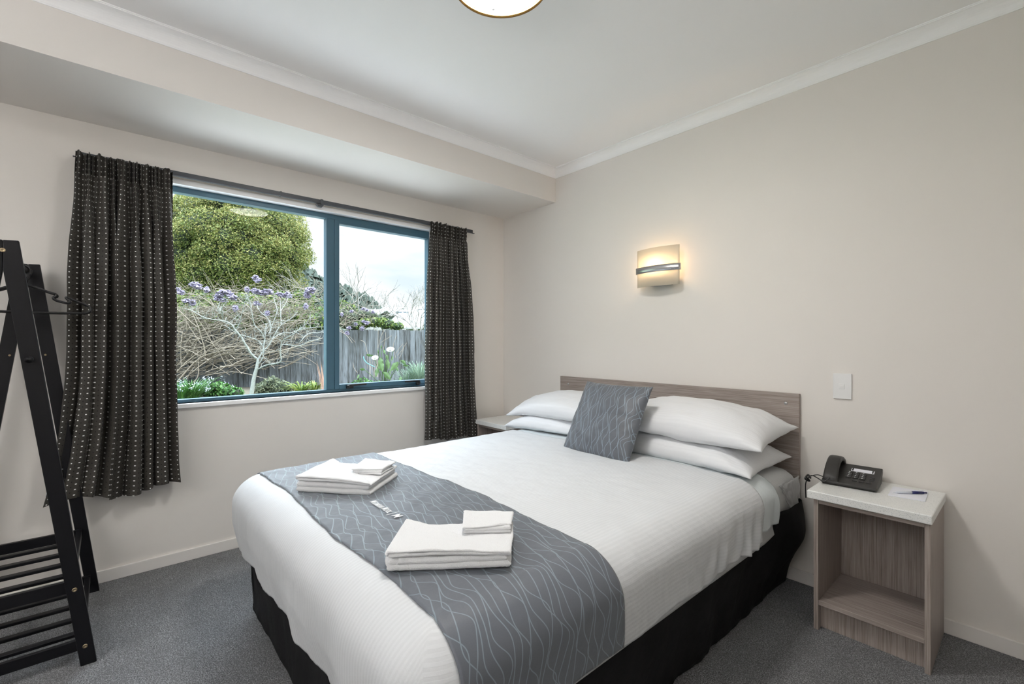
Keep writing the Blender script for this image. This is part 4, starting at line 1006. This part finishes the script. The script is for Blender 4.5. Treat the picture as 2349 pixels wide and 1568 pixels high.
bare('bare_tree', 'thin bare tree rising beside the mullion in front of the hill', at(778, 784, 14), 14, 3.6, 17, .32, 5, .05, 1, lean=.10)
bare('bare_tree', 'thin bare tree between the evergreen and the mullion', at(740, 784, 15), 15, 3.2, 23, .26, 5, .04, 2)

# plants in the bed
def blades(name, label, cat, c, n, h, w, mat, seed, droop=.6, spread=.5, group=None, flowers=None):
    R = np.random.default_rng(seed); r = thing(name, label, cat, c, group); m = M(); c = np.array(c, float); ml = M()
    for k in range(n):
        a = R.random()*2*PI; b = c+np.array([math.cos(a), math.sin(a), 0])*R.random()*spread*.35; d = np.array([math.cos(a), math.sin(a), 0])*spread*(.3+R.random()); hh = h*(.55+.55*R.random()); side = np.array([-math.sin(a), math.cos(a), 0])*w/2
        P = []
        for i in range(6):
            t = i/5; p = b+d*t**1.6+np.array([0, 0, hh*(t-droop*.55*t**2.6)]); k2 = (1-t**2.2)*(.6+.6*math.sin(t*PI*.8)); P += [p-side*k2, p+side*k2]
        m.add(P, [(2*i, 2*i+1, 2*i+3, 2*i+2) for i in range(5)])
        if flowers and k % flowers[1] == 0: leaves(ml, (P[-1]+[0, 0, .0])+R.normal(size=(7, 3))*.014, .012, R, .8)
    m.obj('blades', MT[mat], r)
    if flowers: ml.obj('flower_heads', MT[flowers[0]], r)
    return r
def bedp(x, D): p = at(x, 784, D); p[2] = FB; return p
blades('strap_leaf_plant', 'clump of yellow-green strap leaves at the right foot of the left pane', 'plant', bedp(692, 8.6), 70, .42, .026, 'strap', 1, .9, .34)
blades('strap_leaf_plant', 'smaller yellow-green strap leaf clump against the mullion', 'plant', bedp(722, 8.7), 50, .40, .024, 'strap', 2, .8, .26)
blades('flax_plant', 'upright reddish flax leaves just left of the mullion', 'plant', bedp(743, 8.6), 14, .72, .030, 'petal', 3, .2, .16)
bpy.data.objects['blades.002'].data.materials[0] = simple('reddish_leaf', (.36, .22, .17), .6, var=.3)
blades('ornamental_grass', 'fine grey-green ornamental grass at the right end of the fence', 'plant', bedp(962, 9.0), 340, 1.0, .011, 'bluegrass', 4, .8, .40)
blades('ornamental_grass', 'low grey-green grass tuft between the lily and the right grass', 'plant', bedp(935, 8.9), 220, .72, .010, 'bluegrass', 5, .8, .34)
blades('flowering_bulbs', 'green leaves with small pale blue flowers, left foot of the window', 'plant', bedp(440, 7.9), 230, .46, .014, 'greenleaf', 6, .5, .40, flowers=('bluepetal', 5))
blades('flowering_bulbs', 'green clump with pale flowers behind the left curtain edge', 'plant', bedp(415, 7.7), 160, .38, .014, 'greenleaf', 7, .6, .34, flowers=('bluepetal', 9))
sp_ = [(bedp(x, 8.3)+[0, 0, z], .12) for x, z in ((485, .10), (500, .16), (515, .12), (530, .08), (472, .08), (543, .05), (508, .04))]
leafy('groundcover', 'low bright green leafy groundcover left of the pale tree', 'plant', sp_, MT['greenleaf'], 130, .034, 31)
sp_ = [(bedp(x, 8.7)+[0, 0, z], .15) for x, z in ((610, .12), (625, .2), (642, .14), (655, .10), (600, .08), (632, .06))]
leafy('lavender', 'grey-green lavender bush right of the pale tree', 'shrub', sp_, MT['shrub'], 300, .022, 32)
sp_ = [(bedp(x, 8.8)+[0, 0, z], .11) for x, z in ((806, .10), (820, .16), (833, .20), (846, .16), (858, .13), (898, .12), (912, .14), (926, .12), (878, .1), (870, .14))]
leafy('groundcover', 'low green groundcover around the foot of the white lilies', 'plant', sp_, MT['greenleaf'], 110, .024, 33)
# arum lilies
ly = thing('arum_lily', 'broad-leaved arum lily plant with white flowers in the right pane', 'plant', bedp(884, 8.9))
def lp(x, y, d=0): return at(770+x/10.4545, 740+y/10.4545, 8.8+d)
def lily_leaf(base, tip, wd_, seed, sag=.15):
    base, tip = np.array(base), np.array(tip); ax = tip-base; L_ = np.linalg.norm(ax); ax /= L_; side = np.cross(ax, FW); side /= np.linalg.norm(side); nn = np.cross(side, ax)
    def f(a, b):
        t = b; k = (math.sin(min(1, t*1.25+.04)*PI*.55)**.7 if t < .35 else 1)*(1-max(0, (t-.28)/.72)**1.7); u = (a*2-1)
        p = base+ax*L_*t+side*u*wd_*k+nn*(.25*wd_*abs(u)*k)-np.array([0, 0, 1])*sag*L_*t*t+nn*.005*math.sin(t*14+seed)*abs(u); return tuple(p)
    M().grid(f, 9, 14).obj('leaf', MT['lily'], ly, smooth=True)
for b_, t_, w_, d in [((1060, 830), (1080, 1010), .052, -.1), ((1040, 940), (1130, 1140), .072, -.2), ((1130, 1180), (1330, 1330), .055, -.25), ((1500, 940), (1300, 1130), .058, -.2), ((1230, 870), (1280, 1100), .040, -.05),
                      ((860, 800), (720, 740), .030, .1), ((700, 1130), (570, 1090), .032, -.05), ((1000, 1090), (960, 1280), .042, -.15), ((1570, 900), (1690, 970), .038, .0), ((1610, 1020), (1750, 1010), .026, .0),
                      ((1450, 1060), (1500, 1150), .028, -.05), ((1570, 1290), (1540, 1370), .034, -.2), ((1200, 760), (1270, 900), .034, .1), ((1380, 800), (1330, 900), .022, .1), ((560, 1230), (520, 1330), .022, 0), ((900, 830), (860, 740), .024, .1), ((1140, 640), (1190, 740), .030, .15), ((1290, 1150), (1310, 1220), .026, -.2)]:
    lily_leaf(lp(*b_, d), lp(*t_, d-.06), w_, b_[0])
bs = bedp(884, 8.9)
for (x, y) in ((1080, 560), (1010, 660), (1280, 660), (1380, 640), (920, 850), (1500, 940), (1060, 830), (1230, 870), (700, 1130), (1570, 900), (1140, 900), (1200, 900)):
    e = lp(x, y, .05); M().tube(catmull([bs+R2.normal(size=3)*[.05, .05, 0], bs*.5+e*.5+[0, 0, .05], e], 5), .006, 5).obj('stem', MT['lily'], ly, smooth=True)
for (x, y, s) in ((1290, 655, 1.15), (925, 850, 1.0)):
    c = lp(x, y, -.05)
    def f(a, b):
        t = a*2*PI; r = s*(.008+.050*b**1.3)*(1+.30*math.cos(t)); A1 = UP*.80+FW*.60; AX = UP*.60-FW*.80; return tuple(c+RT*r*math.cos(t)*1.15+A1*r*math.sin(t)*.85+AX*s*.06*(b-.6))
    M().grid(f, 18, 7).obj('flower', MT['petal'], ly, smooth=True, solid=.002)
for (x, y) in ((1095, 580), (1020, 690), (1390, 640)):
    c = lp(x, y, -.02); M().lathe([(0, -.04), (.010, -.02), (.014, .0), (.010, .02), (0, .045)], c, UP, 10).obj('bud', MT['lily'], ly, smooth=True)
M().tube(catmull([lp(665, 810), lp(690, 890), lp(760, 970), lp(860, 1020), lp(940, 1060)], 5), .007, 8).obj('garden_hose', simple('teal_hose', (.05, .20, .22), .5, var=.1), smooth=True, label='loop of teal garden hose left of the white lilies', cat='hose')
# dry canes against the fence
cn = thing('dry_canes', 'thin bare brown canes rising behind the white lilies', 'shrub', bedp(880, 9.6)); m = M()
for pts in ([(1000, 1050), (1010, 600), (1020, 180)], [(1020, 600), (1080, 350), (1160, 170)], [(1130, 700), (1180, 450), (1200, 230)], [(1200, 400), (1280, 350), (1345, 310)], [(1440, 840), (1380, 560), (1460, 300)], [(1440, 740), (1520, 620), (1620, 500)], [(1480, 790), (1600, 640), (1700, 480)], [(1520, 860), (1600, 700), (1640, 540)], [(1080, 480), (1200, 390)], [(750, 700), (700, 480), (600, 420)], [(760, 1100), (770, 800), (740, 640)], [(70, 180), (260, 300), (400, 480)], [(410, 950), (440, 1080), (520, 1200)]):
    P = catmull([lp(x, y, .75) for x, y in pts], 4); m.tube(P, .0042, 4)
for k in range(8): x = 760+R2.random()*260; m.tube([lp(x, 1300, .5), lp(x+R2.normal()*20, 1000, .6), lp(x+R2.normal()*40, 760+R2.random()*100, .6)], .0032, 4)
m.obj('canes', MT['twig'], cn)

# houses beyond
def house(name, label, x0, x1, D, zg, zw, zr, wall, over=.25, depth=6.0, win=()):
    r = thing(name, label, 'house', gpt(at((x0+x1)/2, 784, D)))
    A = at(x0, 784, D); B = at(x1, 784, D); L_ = np.linalg.norm(B-A); c = (A+B)/2
    M().obox(c+FW*depth/2+[0, 0, (G0+zw)/2-c[2]], RT, FW, UP, L_/2, depth/2, (zw-G0)/2).obj('walls', MT[wall], r)
    V = []
    for s_ in (-1, 1):
        for (f_, z) in ((-over, zw-.06), (depth/2, zr), (depth+over, zw-.06), (-over, zw+.02), (depth/2, zr+.10), (depth+over, zw+.02)): p = c+RT*s_*(L_/2+over)+FW*f_; p[2] = z; V.append(p)
    F = [(3, 4, 10, 9), (4, 5, 11, 10), (0, 6, 7, 1), (1, 7, 8, 2), (0, 3, 9, 6), (2, 8, 11, 5), (0, 1, 4, 3), (1, 2, 5, 4), (6, 9, 10, 7), (7, 10, 11, 8)]
    ob = M().add(V, F).obj('roof', MT['roof'], r); fix_normals(ob)
    m = M(); n = int(L_/.45)
    for k in range(n+1):
        p0 = c+RT*(k/n-.5)*L_-FW*over; p1 = c+RT*(k/n-.5)*L_+FW*depth/2; p0[2] = zw+.05; p1[2] = zr+.13; m.bar(p0, p1, .05, .05, RT)
    m.obj('roof_ribs', MT['housewall'], r)
    for (wx, wz, ww, wh) in win:
        p = at(wx, 784, D); p[2] = wz; M().obox(p-FW*.02, RT, FW, UP, ww/2, .03, wh/2).obj('window', MT['hpane'], r); 
        M().obox(p-FW*.035, RT, FW, UP, ww/2+.07, .012, .04).obj('window_frame', MT['roof'], r)
    return r
def zz(y, D): return 1.15+(784-y)/FPX*D
house('house', 'white ribbed roof of the nearest house just above the fence', 893, 1060, 24, 0, zz(752, 24), zz(729, 24.0)+.35, 'housewall')
house('house', 'pale mint house with a small window behind the white roof', 862, 960, 34, 0, zz(722, 34), zz(708, 34)+.25, 'mint', win=((917, zz(726, 34), .55, .75), (930, zz(726, 34), .4, .75)))
house('house', 'pale roofed house left of the mint one, half behind shrubs', 812, 850, 30, 0, zz(728, 30), zz(712, 30)+.2, 'housewall')
house('house', 'grey two-storey house behind the right-hand bare trees', 968, 1050, 36, 0, zz(708, 36), zz(686, 36), 'mint')

# pine-covered hill
hp = [(560, 600), (640, 606), (700, 612), (720, 622), (745, 640), (776, 650), (800, 657), (820, 668), (845, 676), (862, 690), (880, 705), (905, 716), (940, 720), (1000, 716), (1060, 722)]
DH = 75.0
def hz(x):
    for (a, ya), (b, yb) in zip(hp[:-1], hp[1:]):
        if a <= x <= b: return zz(ya+(yb-ya)*(x-a)/(b-a), DH)
    return zz(720, DH)
def hf(a, b):
    x = 540+a*540; p = at(x, 784, DH-24+b*48); h = (hz(x)-2.2-G0)*max(0, math.sin(b*PI))**.8; p[2] = G0+h+.8*fbm(a*14, b*6, 2)*math.sin(b*PI); return tuple(p)
M().grid(hf, 70, 24).obj('hill', MT['hill'], kind='structure', smooth=True)
R3 = np.random.default_rng(8); m = M()
for k in range(1900):
    a, b = R3.random(), R3.uniform(.10, .56); p = np.array(hf(a, b)); h = R3.uniform(1.0, 2.3); r = h*.36
    V = [p+[0, 0, h]]; 
    for (q_, zq) in ((.45, .66), (.28, .60), (.75, .34), (.5, .30), (1, .02)):
        for j in range(6): t = j/6*2*PI+q_*3; V.append(p+np.array([math.cos(t)*r*q_, math.sin(t)*r*q_, h*zq+R3.normal()*.09])+R3.normal(size=3)*.07*h)
    F = [(0, 1+j, 1+(j+1) % 6) for j in range(6)]+[(1+l*6+j, 1+(l+1)*6+j, 1+(l+1)*6+(j+1) % 6, 1+l*6+(j+1) % 6) for l in range(4) for j in range(6)]
    m.add(V, F)
m.obj('pine_forest', MT['pine'], label='dark pine forest covering the distant hillside', cat='forest', kind='stuff')
